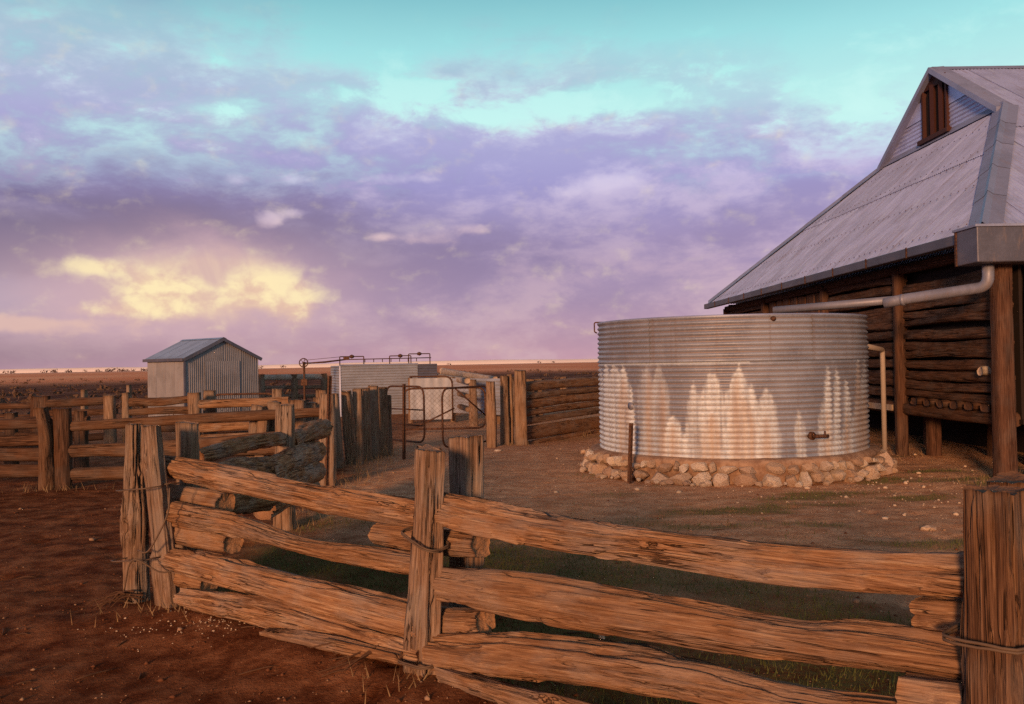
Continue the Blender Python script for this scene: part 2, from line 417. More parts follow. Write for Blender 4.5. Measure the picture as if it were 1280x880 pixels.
def wood(name, dark, midc, lite, grey=.35, bumps=.6):
    out = []
    for end in (0, 1):
        m, b = new_mat(name + ('_end' if end else ''))
        x, y, z = sep(objco()); r = rnd() * 40.0
        g1 = noise(vec(x + r, y, z * .045), 55, 4, .6, .2)
        g2 = noise(vec(x + r, y, z * .10), 16, 5, .6, .3)
        g0 = noise(vec(x + r, y, z * .022), 150, 3, .6, .1)
        blot = noise(vec(x + r, y, z * .6), 4.5, 4, .6)
        g1 = g1 * .45 + g0 * .55
        col = mix(sstep(g2 * .35 + g1 * .65, .40, .56), dark, midc)
        col = mix(sstep(g1, .50, .66) * .8, col, lite)
        gr = tuple(np.dot(lite, (.3, .5, .2)) * np.array((1.04, .97, .92)))
        col = mix(sstep(blot, .42, .66) * grey, col, gr)
        stain = noise(vec(x, y + r, z * .35), 7, 5, .65)
        col = mix(sstep(stain, .60, .72) * .35, col, tuple(np.array(dark) * .55))
        col = mix(sstep(rnd(), 0, 1) * .30, col, tuple(np.array(midc) * .62))
        cr = noise(vec(x * 1.0 + r, y, z * .022), 30, 3, .5, .4)
        crm = sstep(N.m('ABSOLUTE', cr - .5), .0, .022, 1.0, 0.0) * sstep(noise(vec(x + r, y, z * .25), 6, 3, .5), .46, .60)
        col = mix(crm * .9, col, tuple(np.array(dark) * .35))
        if end:
            rad = N.m('SQRT', x * x + y * y)
            ring = N.m('SINE', (rad + (blot - .5) * .03) * 520.0)
            col = mix(.35, mix(sat(ring * .5 + .5) * .6, midc, dark), col)
            bump(b, noise(vec(x, y, z), 60, 4) , .7, .012)
        else:
            bump(b, g1 * 1.0 + g2 * .7 - crm * .8, bumps, .016); b.inputs['Specular IOR Level'].default_value = .10
        setc(b, 'Base Color', col); setc(b, 'Roughness', .85)
        out.append(m)
    return tuple(out)


W_RAIL = wood('wood_rail', (.15, .068, .034), (.31, .160, .084), (.46, .290, .175), .30, 1.0)
W_POST = wood('wood_post', (.13, .072, .046), (.24, .145, .098), (.36, .245, .18), .35, 1.0)
W_DIMMED = wood('wood_dimmed', (.070, .032, .018), (.15, .075, .042), (.23, .13, .08), .25, 1.0)  # darker copy of the fence wood, imitating the dim edges of the frame
W_GREY = wood('wood_grey', (.14, .078, .048), (.26, .155, .10), (.38, .255, .18), .3, .9)
W_BARK = wood('wood_bark', (.12, .050, .020), (.34, .155, .070), (.62, .39, .23), .35, 1.0)
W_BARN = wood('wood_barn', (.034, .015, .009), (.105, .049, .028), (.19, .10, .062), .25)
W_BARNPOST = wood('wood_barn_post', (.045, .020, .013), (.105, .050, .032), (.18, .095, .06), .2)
W_PALE = wood('wood_pale', (.28, .19, .14), (.46, .34, .26), (.60, .47, .38), .5)


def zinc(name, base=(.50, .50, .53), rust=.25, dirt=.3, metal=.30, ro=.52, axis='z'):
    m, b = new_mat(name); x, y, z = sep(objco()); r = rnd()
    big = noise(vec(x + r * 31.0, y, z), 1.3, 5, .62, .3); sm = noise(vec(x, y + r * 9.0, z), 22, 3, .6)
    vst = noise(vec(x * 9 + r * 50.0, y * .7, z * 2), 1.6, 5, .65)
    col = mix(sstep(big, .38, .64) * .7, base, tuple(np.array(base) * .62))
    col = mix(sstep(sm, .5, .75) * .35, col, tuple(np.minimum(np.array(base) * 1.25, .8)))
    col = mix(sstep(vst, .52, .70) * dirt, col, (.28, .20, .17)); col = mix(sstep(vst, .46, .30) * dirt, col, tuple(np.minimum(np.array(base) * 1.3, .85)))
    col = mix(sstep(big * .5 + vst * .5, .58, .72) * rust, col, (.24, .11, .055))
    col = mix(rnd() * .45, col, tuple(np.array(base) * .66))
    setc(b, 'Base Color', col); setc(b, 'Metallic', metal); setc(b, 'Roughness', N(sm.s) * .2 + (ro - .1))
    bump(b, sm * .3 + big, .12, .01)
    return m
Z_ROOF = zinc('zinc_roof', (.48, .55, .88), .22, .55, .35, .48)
Z_TRIM = zinc('zinc_trim', (.30, .33, .50), .12, .25)
Z_BOX = zinc('zinc_gutter', (.115, .115, .16), .3, .35)
Z_SHED = zinc('zinc_shed', (.23, .22, .25), .40, .5)
Z_SHEDROOF = zinc('zinc_shed_roof', (.30, .40, .62), .05, .1)
Z_PALE = zinc('zinc_pale', (.31, .32, .39), .15, .4, .2, .6)
Z_PIPE = zinc('zinc_pipe', (.26, .26, .33), .35, .4)


def rust_mat():
    m, b = new_mat('rusty_steel'); o = objco(); n = noise(o, 30, 5, .6)
    setc(b, 'Base Color', mix(sstep(n, .4, .65), (.055, .025, .016), (.13, .06, .035))); setc(b, 'Roughness', .75); setc(b, 'Metallic', .2); return m
RUST = rust_mat()
def flat(name, c, ro=.8, nz=.3, sc=20):
    m, b = new_mat(name); n = noise(objco(), sc, 5, .6)
    setc(b, 'Base Color', mix(n, tuple(np.array(c) * (1 - nz)), tuple(np.array(c) * (1 + nz)))); setc(b, 'Roughness', ro); return m
WIRE = flat('old_wire', (.12, .075, .05), .6)
DARK = flat('dark_interior', (.02, .012, .01), .9)  # near-black colour stands in for unlit interiors; also colours the water
REDWOOD = flat('red_stained_wood', (.050, .018, .015), .7, .35, 30)
PVC = flat('pale_pipe', (.34, .28, .25), .5, .2)


def stone_mat():
    m, b = new_mat('field_stone'); o = objco(); x, y, z = sep(o); r = rnd() * 50.0
    n = noise(vec(x + r, y, z), 9, 6, .65); f = noise(vec(x + r, y, z), 45, 4, .6)
    col = ramp(rnd(), [(0, (.36, .23, .16)), (.3, (.52, .40, .31)), (.5, (.40, .26, .18)), (.75, (.68, .58, .50)), (1, (.34, .21, .15))])
    col = mix(sstep(n, .44, .66) * .75, col, (.27, .14, .085)); col = mix(sstep(f, .55, .75) * .4, col, (.62, .54, .46))
    setc(b, 'Base Color', col); setc(b, 'Roughness', .9); bump(b, n + f * .5, .7, .03); return m
STONE = stone_mat()
def mortar_mat():
    m, b = new_mat('earth_mortar'); o = objco(); n = noise(o, 6, 6, .65); f = noise(o, 40, 4)
    setc(b, 'Base Color', mix(sstep(n, .35, .65), (.19, .105, .07), (.34, .215, .15))); setc(b, 'Roughness', .95); bump(b, n * .6 + f * .5, .8, .03); return m
MORTAR = mortar_mat()


def tank_mat():
    m, b = new_mat('stained_corrugated_iron')
    x, y, z = sep(objco())
    big = noise(vec(x, y, z), 1.6, 5, .6); sm = noise(vec(x, y, z), 26, 4, .6); vst = noise(vec(x * 7, y * 7, z * .8), 1.7, 4, .6)
    base = mix(sstep(big, .35, .68), (.22, .235, .30), (.33, .35, .43))
    base = mix(sstep(sm, .48, .72) * .4, base, (.42, .42, .47))
    base = mix(sstep(vst, .56, .8) * .35, base, (.33, .24, .20))
    col = mix(attr('lime'), base, mix(sstep(sm, .3, .7), (.55, .60, .66), (.75, .79, .85)))
    col = mix(attr('rust'), col, mix(sstep(vst, .35, .65), (.46, .31, .20), (.36, .20, .11)))
    col = mix(attr('grime_and_valleys'), col, (.20, .13, .10))
    setc(b, 'Base Color', col); setc(b, 'Metallic', sat(.30 - attr('lime') * .3)); setc(b, 'Roughness', sat(attr('lime') * .35 + .5))
    bump(b, sm * .4 + big, .15, .01); return m
TANK = tank_mat()


def ground_mat():
    m, b = new_mat('red_earth')
    o = objco(); x, y, z = sep(o)
    yard = attr('yard'); grass = attr('grass'); far = attr('far')
    big = noise(o, .7, 6, .62); mid = noise(o, 4.0, 6, .65); fin = noise(o, 28, 5, .68); grit = noise(o, 120, 3, .6)
    red = mix(sstep(mid, .35, .68), (.080, .018, .005), (.20, .056, .016))  # red soil, darkened to imitate a dim foreground and corners
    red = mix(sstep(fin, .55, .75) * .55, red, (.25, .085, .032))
    dust = mix(sstep(mid * .6 + fin * .4, .38, .62), (.46, .215, .11), (.68, .395, .235))
    dust = mix(sstep(big, .45, .7) * .35, dust, (.32, .15, .085))
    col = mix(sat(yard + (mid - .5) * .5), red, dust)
    col = mix(sat(grass * sstep(mid * .5 + fin * .5, .36, .56)) * .8, col, mix(fin, (.045, .058, .014), (.13, .125, .042)))
    col = mix(sstep(grit, .66, .74) * .35, col, (.48, .36, .27))
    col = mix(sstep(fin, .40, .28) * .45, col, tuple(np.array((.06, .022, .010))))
    # the far plain: dark scrub country, then rust-red open ground and a pale horizon band, both brightened to look sunlit
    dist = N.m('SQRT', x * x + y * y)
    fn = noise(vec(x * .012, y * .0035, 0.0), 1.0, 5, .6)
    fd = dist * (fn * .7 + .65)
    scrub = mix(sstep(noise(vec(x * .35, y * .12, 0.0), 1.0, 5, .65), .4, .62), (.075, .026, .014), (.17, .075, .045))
    sunlit_flats = mix(sstep(noise(vec(x * .02, y * .008, 0.0), 1.0, 5, .6), .35, .65), (.70, .23, .10), (.85, .38, .20))
    plain = mix(sstep(fd, 105.0, 190.0), scrub, sunlit_flats)
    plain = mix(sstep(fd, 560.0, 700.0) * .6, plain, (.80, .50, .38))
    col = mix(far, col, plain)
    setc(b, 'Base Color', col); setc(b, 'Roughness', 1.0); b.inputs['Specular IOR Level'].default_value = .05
    bump(b, mid * .5 + fin * .55 + grit * .25, .9, .05)
    return m
GROUND = ground_mat()
def leaf_mat(name, a, c):
    m, b = new_mat(name); n = noise(objco(), 3.0, 4)
    setc(b, 'Base Color', mix(n, a, c)); setc(b, 'Roughness', .8); return m
GRASS = leaf_mat('short_grass', (.045, .060, .014), (.13, .12, .035))
DRY = leaf_mat('dead_grass', (.16, .09, .045), (.32, .21, .11))
SCRUB = leaf_mat('saltbush', (.060, .030, .020), (.13, .075, .05))
TREES = leaf_mat('far_trees', (.06, .035, .035), (.10, .055, .05))
SAND = flat('sunlit_strip_sand', (.88, .72, .66), 1.0, .12, .02)  # near-white so that the added ridge reads as a sunlit strip
PEBBLE = flat('pebbles', (.46, .34, .25), .9, .45, 3)
SOILSTONE = flat('soil_stones', (.27, .16, .10), .9, .5, 3)
CLOD = flat('soil_clods', (.13, .048, .022), 1.0, .4, 6)
STICK = flat('dry_sticks', (.085, .040, .022), .9, .4, 5)

# ------------------------------------------------------------------ ground
FENCE = [(-2.49, 6.38), (-.51, 4.81), (1.41, 2.7), (3.6, .2)]
def seg_dist(x, y, a, b):
    a = np.array(a); b = np.array(b); d = b - a; t = np.clip(((x - a[0]) * d[0] + (y - a[1]) * d[1]) / (d @ d), 0, 1)
    return np.hypot(x - a[0] - t * d[0], y - a[1] - t * d[1])
def side_front(x, y):
    """> 0 in front (camera side) of the front fence line, continued along the race"""
    pts = [(-9, 12.9), (-2.6, 13.2), (-2.49, 6.38), (-.51, 4.81), (1.41, 2.7), (5, -1.5)]
    return pts
def height(x, y):
    P = np.stack([x, y, np.zeros_like(x)], -1)
    d = np.hypot(x, y)
    near = smooth(d, 60, 15)
    h = fbm(P * .45, 3, 4) * .09 * near + fbm(P * 2.3, 3, 9) * .035 * near + fbm(P * 9, 2, 14) * .014 * smooth(d, 25, 8)
    f = np.min([seg_dist(x, y, FENCE[i], FENCE[i + 1]) for i in range(3)], axis=0)
    h += .07 * np.exp(-(f / .35) ** 2)
    pk = fbm(P * 4.2, 3, 51); h -= .030 * smooth(pk, .16, .34) * smooth(d, 20, 8)
    for (px, py) in FENCE[:2]:
        q = np.hypot(x - px, y - py); h -= .03 * np.exp(-(q / .22) ** 2)
    return h * smooth(d, 0, .5)
def hz(x, y): return float(height(np.array([x]), np.array([y]))[0])


def make_ground():
    def axis(lo, hi, step, far, g=1.13):
        a = list(np.arange(lo, hi, step)); s = step; v = hi
        while v < far: a.append(v); s *= g; v += s
        a.append(far); b = []; s = step; v = lo - step
        while v > -far: b.append(v); s *= g; v -= s
        b.append(-far); return np.array(b[::-1] + a)
    xs = axis(-7.5, 8.0, .06, 20000); ys = axis(1.0, 15.0, .06, 20000)
    Xg, Yg = np.meshgrid(xs, ys); x, y = Xg.ravel(), Yg.ravel(); z = height(x, y)
    P = np.stack([x, y, np.zeros_like(x)], -1)
    w = fbm(P * .9, 4, 31) * 1.6
    # inside the yard (beyond the front fence, right of the race) the earth is paler and trampled; red soil outside is darkened as vignette
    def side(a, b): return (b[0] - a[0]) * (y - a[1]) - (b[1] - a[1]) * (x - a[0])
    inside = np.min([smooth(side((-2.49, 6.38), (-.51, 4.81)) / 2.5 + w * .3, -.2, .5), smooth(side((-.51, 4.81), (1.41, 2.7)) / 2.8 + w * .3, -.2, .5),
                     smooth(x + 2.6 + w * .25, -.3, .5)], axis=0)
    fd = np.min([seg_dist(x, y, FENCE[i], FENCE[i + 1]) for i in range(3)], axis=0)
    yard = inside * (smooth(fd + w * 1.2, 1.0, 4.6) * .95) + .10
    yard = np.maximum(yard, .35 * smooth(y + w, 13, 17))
    g1 = inside * np.exp(-((fd - 1.7) / 1.9) ** 2) * smooth(fbm(P * 1.1, 4, 77), -.28, .10)  # grass band along the fence, also painting its dark shadow strip
    g2 = inside * smooth(fbm(P * np.array([.8, 2.2, 1]), 4, 91), .02, .20) * smooth(x + w, .0, 2.5) * .9
    grass = np.clip(g1 * 1.15 + g2, 0, 1)
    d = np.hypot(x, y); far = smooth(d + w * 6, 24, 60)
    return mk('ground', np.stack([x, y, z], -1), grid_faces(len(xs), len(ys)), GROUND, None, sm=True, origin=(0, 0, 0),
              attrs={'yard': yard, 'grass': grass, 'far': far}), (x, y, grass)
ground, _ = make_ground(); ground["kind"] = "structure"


def ico():
    import bmesh
    bm = bmesh.new(); bmesh.ops.create_icosphere(bm, subdivisions=1, radius=1)
    V = np.array([v.co[:] for v in bm.verts]); F = np.array([[v.index for v in f.verts] for f in bm.faces]); bm.free(); return V, F
IV, IF = ico()
def scatter(name, n, pts_fn, size_fn, mat, seed, squash=.6, lift=.3):
    rs = np.random.RandomState(seed); Vs = []; Fs = []; b = 0
    OV = np.array([(1, 0, 0), (-1, 0, 0), (0, 1, 0), (0, -1, 0), (0, 0, 1), (0, 0, -1)], float)
    OF = np.array([(0, 2, 4), (2, 1, 4), (1, 3, 4), (3, 0, 4), (2, 0, 5), (1, 2, 5), (3, 1, 5), (0, 3, 5)])
    x, y = pts_fn(rs, n); z = height(x, y); s = size_fn(rs, n)
    for i in range(n):
        big = s[i] > .02
        v, f = (IV, IF) if big else (OV, OF)
        v = v * rs.uniform(.6, 1.3, v.shape) * s[i] * np.array([1, rs.uniform(.6, 1), squash])
        v = v @ rotz(rs.uniform(0, 6.28)).T + np.array([x[i], y[i], z[i] + s[i] * lift * squash])
        Vs.append(v); Fs.append(f + b); b += len(v)
    o = mk(name, np.concatenate(Vs), np.concatenate(Fs), mat, None, origin=(0, 0, 0)); o["kind"] = "stuff"; return o
def camspread(rs, n, d0=2.8, d1=20):
    d = np.exp(rs.uniform(math.log(d0), math.log(d1), n)); a = rs.uniform(-.62, .62, n); return d * np.tan(a), d
gravel = scatter('gravel', 2600, camspread, lambda rs, n: np.minimum(.003 * rs.pareto(2.4, n) + .004, .035), SOILSTONE, 5)
def tankspread(rs, n):
    a = rs.uniform(0, 6.28, n); r = 2.35 + rs.exponential(1.1, n); x, y = 3.4 + r * np.cos(a), 14.3 + r * np.sin(a)
    k = n * 2 // 3; x[:k] = rs.normal(5.0, 1.3, k); y[:k] = rs.normal(11.3, 1.3, k); return x, y
rubble = scatter('gravel', 300, tankspread, lambda rs, n: np.minimum(.010 * rs.pareto(2.2, n) + .010, .05), PEBBLE, 6)
clods = scatter('clods', 3800, lambda rs, n: camspread(rs, n, 2.8, 14), lambda rs, n: np.minimum(.004 * rs.pareto(2.2, n) + .004, .020), CLOD, 15, squash=.7)
chips = scatter('gravel', 170, lambda rs, n: (rs.normal(-1.95, .30, n), rs.normal(6.0, .16, n) - rs.rand(n) * .1), lambda rs, n: rs.uniform(.004, .011, n), PEBBLE, 8)


def make_sticks():
    rs = np.random.RandomState(3); parts = []
    for i in range(70):
        d = np.exp(rs.uniform(math.log(3.2), math.log(9))); x = rs.uniform(-.6, .25) * d; y = d
        L = rs.uniform(.06, .32); a = rs.normal(.5, .9)
        q = np.array([[x + L * (t - .5) * math.cos(a), y + L * (t - .5) * math.sin(a) + .02 * math.sin(t * 3), 0] for t in (0, .35, .7, 1)])
        for p in q: p[2] = hz(p[0], p[1]) + .006
        tube('x', q, [.004, .005, .004, .0015], None, n=5, joinV=parts)
    o = join('fallen_sticks', parts, STICK, None, origin=(0, 0, 0)); o["kind"] = "stuff"
make_sticks()


def make_grass():
    rs = np.random.RandomState(11); n = 220000
    x = rs.uniform(-3, 7.5, n); y = rs.uniform(2.6, 14, n)
    P = np.stack([x, y, np.zeros(n)], -1)
    def side(a, b): return (b[0] - a[0]) * (y - a[1]) - (b[1] - a[1]) * (x - a[0])
    inside = (side((-2.49, 6.38), (-.51, 4.81)) > .2) & (side((-.51, 4.81), (1.41, 2.7)) > .2) & (x > -2.3)
    fd = np.min([seg_dist(x, y, FENCE[i], FENCE[i + 1]) for i in range(3)], axis=0)
    g1 = np.exp(-((fd - 1.7) / 1.7) ** 2) * smooth(fbm(P * 1.1, 4, 77), -.22, .12)
    g2 = smooth(fbm(P * np.array([.8, 2.2, 1]), 4, 91), .04, .22) * smooth(x, .5, 3) * .6
    keep = inside & (rs.rand(n) < np.clip(g1 + g2, 0, 1) * .8) & (np.hypot(x - 3.4, y - 14.3) > 2.35)
    x, y = x[keep], y[keep]; m = len(x); z = height(x, y)
    a = rs.uniform(0, 6.28, m); h = rs.uniform(.012, .055, m); w = rs.uniform(.0018, .005, m); ln = rs.uniform(-.025, .025, (m, 2))
    V = np.zeros((m, 3, 3)); V[:, 0] = np.stack([x - np.cos(a) * w, y - np.sin(a) * w, z - .004], -1); V[:, 1] = np.stack([x + np.cos(a) * w, y + np.sin(a) * w, z - .004], -1)
    V[:, 2] = np.stack([x + ln[:, 0], y + ln[:, 1], z + h], -1)
    o = mk('grass', V.reshape(-1, 3), np.arange(m * 3).reshape(-1, 3), GRASS, None, origin=(0, 0, 0)); o["kind"] = "stuff"
make_grass()


def make_dry_grass():
    rs = np.random.RandomState(12); V = []
    for cx, cy, sx, sy, n, hh in ((-2.45, 16.2, .25, .9, 240, .30), (-2.3, 13.6, .2, .6, 120, .2), (-2.35, 10.0, .25, .5, 90, .14), (2.0, 21.0, 1.2, .3, 160, .2), (.2, 18.3, .3, .2, 60, .12),
                                  (-6.5, 12.9, .5, .15, 90, .12), (-.62, 4.75, .16, .10, 40, .09), (-2.5, 6.25, .3, .12, 60, .10), (6.4, 12.0, .4, .3, 90, .16), (6.3, 15.2, .4, .5, 80, .14)):
        x = rs.normal(cx, sx, n); y = rs.normal(cy, sy, n); z = height(x, y); a = rs.uniform(0, 6.28, n); h = hh * rs.uniform(.4, 1.2, n); w = rs.uniform(.002, .005, n); l = rs.normal(0, .4, (n, 2)) * h[:, None]
        T = np.zeros((n, 3, 3)); T[:, 0] = np.stack([x - np.cos(a) * w, y - np.sin(a) * w, z], -1); T[:, 1] = np.stack([x + np.cos(a) * w, y + np.sin(a) * w, z], -1); T[:, 2] = np.stack([x + l[:, 0], y + l[:, 1], z + h], -1); V.append(T)
    V = np.concatenate(V).reshape(-1, 3); o = mk('dry_grass', V, np.arange(len(V)).reshape(-1, 3), DRY, None, origin=(0, 0, 0)); o["kind"] = "stuff"
make_dry_grass()


def make_scrub():
    rs = np.random.RandomState(21); V = []; 
    n = 800
    d = np.exp(rs.uniform(math.log(26), math.log(170), n)); a = rs.uniform(-.62, .62, n)
    x, y = d * np.tan(a), d
    ok = ~((x > -9) & (x < 8) & (y < 48)) & ~((np.hypot(x + 11, y - 31) < 4)) & ~((x > 3) & (y < 40))
    x, y = x[ok], y[ok]; d = d[ok]
    for i in range(len(x)):
        s = rs.uniform(.18, .5); k = 26 if d[i] < 70 else 14
        c = rs.normal(0, 1, (k, 3)); c /= np.linalg.norm(c, axis=1)[:, None]; c[:, 2] = np.abs(c[:, 2]) * .8
        c = c * s * rs.uniform(.5, 1, (k, 1)) * np.array([1.25, 1.25, .8]) + np.array([x[i], y[i], .02])
        t = rs.normal(0, s * .30, (k, 3, 3)); V.append((c[:, None] + t).reshape(-1, 3))
    V = np.concatenate(V)
    o = mk('saltbush_scrub', V, np.arange(len(V)).reshape(-1, 3), SCRUB, None, origin=(0, 0, 0)); o["kind"] = "stuff"
    V = []
    for i in range(90):
        a = rs.uniform(-.62, -.30); a = a if rs.rand() < .93 else rs.uniform(-.30, .3)
        dd = rs.uniform(700, 820); s = rs.uniform(.5, 1.5); cx, cy = dd * math.tan(a), dd
        k = 22; c = rs.normal(0, 1, (k, 3)); c /= np.linalg.norm(c, axis=1)[:, None]
        c = c * s * np.array([1.8, 1.8, .7]) + np.array([cx, cy, s * .9]); V.append((c[:, None] + rs.normal(0, s * .45, (k, 3, 3))).reshape(-1, 3))
    V = np.concatenate(V)
    o = mk('treeline', V, np.arange(len(V)).reshape(-1, 3), TREES, None, origin=(0, 0, 0)); o["kind"] = "stuff"
make_scrub()


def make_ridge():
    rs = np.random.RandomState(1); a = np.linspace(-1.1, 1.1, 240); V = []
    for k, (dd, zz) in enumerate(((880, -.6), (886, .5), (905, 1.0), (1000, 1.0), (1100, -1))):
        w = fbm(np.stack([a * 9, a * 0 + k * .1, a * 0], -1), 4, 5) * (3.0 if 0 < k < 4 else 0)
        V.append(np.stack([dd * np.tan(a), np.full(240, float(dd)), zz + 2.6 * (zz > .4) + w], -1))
    o = mk('bright_strip_ridge', np.concatenate(V), grid_faces(240, 5), SAND, None, sm=True, origin=(0, 0, 0)); o["kind"] = "structure"  # ridge added to catch the low sun as a bright horizon line
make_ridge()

# ------------------------------------------------------------------ log barn
def make_barn():
    C1 = np.array([6.19, 11.87, 3.35]); C2 = np.array([5.91, 26.97, 3.35])
    G1 = np.array([9.24, 16.86, 6.26]); G2 = np.array([9.15, 21.98, 6.26]); A = np.array([9.22, 19.42, 7.80])
    barn = empty('log_barn', (10.2, 19.4, 0), 'old log walled barn with steep grey iron roof and small louvred gablet', 'barn')
    ey = (C2 - C1) / np.linalg.norm(C2 - C1); ex = np.array([ey[1], -ey[0], 0])
    LEN = 9.0
    # --- hip face towards the tank: two rows of corrugated sheets, clipped by the hips
    mid = (G1 + G2) / 2; e0 = C1 + ey * ((mid - C1) @ ey); v = mid - e0; HL = np.linalg.norm(v); v = v / HL
    n = np.cross(v, ey); n = n / np.linalg.norm(n); n = n if n[2] > 0 else -n
    TL = np.linalg.norm(C2 - C1); g1u = (G1 - C1) @ ey; g2u = (G2 - C1) @ ey
    def vmax(u): return HL * min(1.0, max(0, u / g1u), max(0, (TL - u) / (TL - g2u)))
    k = 20; wd = TL / k
    for i in range(k):
        u0 = i * wd
        lap = HL * .56
        if True:
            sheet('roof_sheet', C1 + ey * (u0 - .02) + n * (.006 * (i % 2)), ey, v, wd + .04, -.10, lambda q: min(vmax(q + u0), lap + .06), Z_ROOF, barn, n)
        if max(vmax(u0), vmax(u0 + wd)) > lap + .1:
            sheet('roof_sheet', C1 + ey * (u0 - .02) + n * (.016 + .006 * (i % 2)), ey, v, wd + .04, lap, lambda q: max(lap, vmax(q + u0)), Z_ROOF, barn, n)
    # --- front face towards the camera (runs out of frame) and back face
    for sgn, P0, Gq, nm in ((1, C1, G1, 'f'), (-1, C2, G2, 'b')):
        rdir = (A + ex * 3) - (P0 + ex * ((A + ex * 3 - P0) @ ex)); RL = np.linalg.norm(rdir); rdir = rdir / RL
        nn = np.cross(ex, rdir); nn = nn / np.linalg.norm(nn); nn = nn if nn[2] > 0 else -nn
        gu = (Gq - P0) @ ex; gv = RL * (Gq[2] - P0[2]) / (A[2] - P0[2])
        def fmax(u, gu=gu, gv=gv, RL=RL): return max(0, u / gu * gv) if u < gu else RL
        kk = 12; w2 = LEN / kk; lap = RL * .50
        for i in range(kk):
            u0 = i * w2
            if sgn < 0 and i % 2: continue
            ww = (w2 if sgn > 0 else w2 * 2) + .04
            sheet('roof_sheet', P0 + ex * (u0 - .02) + nn * (.006 * (i % 2)), ex, rdir, ww, -.10, lambda q: min(fmax(q + u0), lap + .06), Z_ROOF, barn, nn)
            if fmax(u0 + ww) > lap + .1:
                sheet('roof_sheet', P0 + ex * (u0 - .02) + nn * (.016 + .006 * (i % 2)), ex, rdir, ww, lap, lambda q: max(lap, fmax(q + u0)), Z_ROOF, barn, nn)
        # hip flashing: two strips either side of a roll
        h = Gq - P0; hl = np.linalg.norm(h); hd = h / hl
        for part in range(5):
            a, b = P0 + hd * (hl * part / 5 - .04), P0 + hd * (hl * (part + 1) / 5)
            lift = .035 + .006 * part
            V = []
            upn = (n + nn) / np.linalg.norm(n + nn)
            s1 = np.cross(hd, n); s1 = s1 * (1 if s1 @ ey * sgn > 0 else -1); s2 = np.cross(hd, nn); s2 = s2 * (1 if s2 @ ex > 0 else -1)
            for p in (a, b):
                for q in (s1 * .22 + n * lift, s1 * .05 + n * lift, upn * (lift + .05), s2 * .05 + nn * lift, s2 * .22 + nn * lift):
                    V.append(p + q)
            mk('hip_flashing', V, [[j, j + 1, j + 6, j + 5] for j in range(4)], Z_TRIM, barn)
    parts = []
    for fr in (.03, .30, .54, .60, .85):
        for uu in np.arange(.1, TL, .23):
            if fr * HL < vmax(uu) - .1:
                c = C1 + ey * uu + v * (fr * HL) + n * .030; parts.append((np.array([c + ey * .016, c + v * .016, c - ey * .016, c - v * .016, c + n * .012]), [[0, 1, 4], [1, 2, 4], [2, 3, 4], [3, 0, 4]]))
    o = join('roof_nails', parts, RUST, barn, sm=False); o["kind"] = "stuff"
    # ridge roll
    for part in range(3):
        a, b = A + ex * (part * 3 - .12), A + ex * (part * 3 + 3)
        V = [p + q for p in (a, b) for q in (ey * -.18 + np.array([0, 0, -.07]), np.array([0, 0, .045 + .004 * part]), ey * .18 + np.array([0, 0, -.07]))]
        mk('ridge_cap', V, [[0, 1, 4, 3], [1, 2, 5, 4]], Z_TRIM, barn)
    # --- gablet: corrugated infill (waves level), louvred opening, barge flashing
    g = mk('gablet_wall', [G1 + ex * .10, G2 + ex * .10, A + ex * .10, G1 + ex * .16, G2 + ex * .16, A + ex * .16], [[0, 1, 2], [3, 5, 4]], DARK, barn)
    def lim(z):  # half-width at height z above the gablet base
        return (1 - z / (A[2] - G1[2])) * 2.56
    mid = (G1 + G2) / 2; up = np.array([0, 0, 1.0])
    hw, hb, ht = .52, .10, 1.12   # opening half width, sill, head
    for s_ in (-1, 1):
        for z0, z1 in ((.0, .62), (.62, 1.0)):
            lo, hi = hw, lambda q, z0=z0: max(hw, lim(q + z0) - .06)
            sheet('gablet_sheet', mid + up * z0 - ex * (.02 + .01 * (z0 > 0)), up, ey * s_, z1 - z0, hw, (lambda q, z0=z0: max(hw, lim(q + z0) - .04)), Z_ROOF, g, -ex, pitch=.09 if z0 == 0 else 5, amp=.012)
    f = boxes('window_frame', [(mid + up * (.62 + hb / 2) + ey * s_ * hw - ex * .03, (.05, .035, .52), rotz(math.atan2(ex[1], ex[0]))) for s_ in (-1, 1)] +
              [(mid + up * .08 - ex * .06, (.08, .66, .045), rotz(math.atan2(ex[1], ex[0])))], REDWOOD, barn)
    for q in (-.19, .19):
        boxes('mullion', [(mid + up * .66 + ey * (q - .1) - ex * .05, (.03, .055, .56), rotz(math.atan2(ex[1], ex[0]) + .35))], REDWOOD, f)
    mk('dark_opening', [mid + ey * -hw + up * .1 - ex * .005, mid + ey * hw + up * .1 - ex * .005, mid + ey * hw + up * 1.0 - ex * .005, mid + ey * .25 + up * 1.35 - ex * .005, mid + ey * -.25 + up * 1.35 - ex * .005, mid + ey * -hw + up * 1.0 - ex * .005],
       [[0, 1, 2, 3, 4, 5]], DARK, f)  # near-black sheet standing for the shade inside the opening
    hd = [mid + ey * -hw * 1.1 + up * 1.0, mid + ey * hw * 1.1 + up * 1.0, mid + ey * .16 + up * 1.42, mid - ey * .16 + up * 1.42]
    for j, (zz, ww) in enumerate(((1.24, .52), (1.40, .20))):
        boxes('gablet_board', [(mid + up * zz - ex * .045, (.012, ww * .9, .075), rotz(math.atan2(ex[1], ex[0])))], REDWOOD, g)
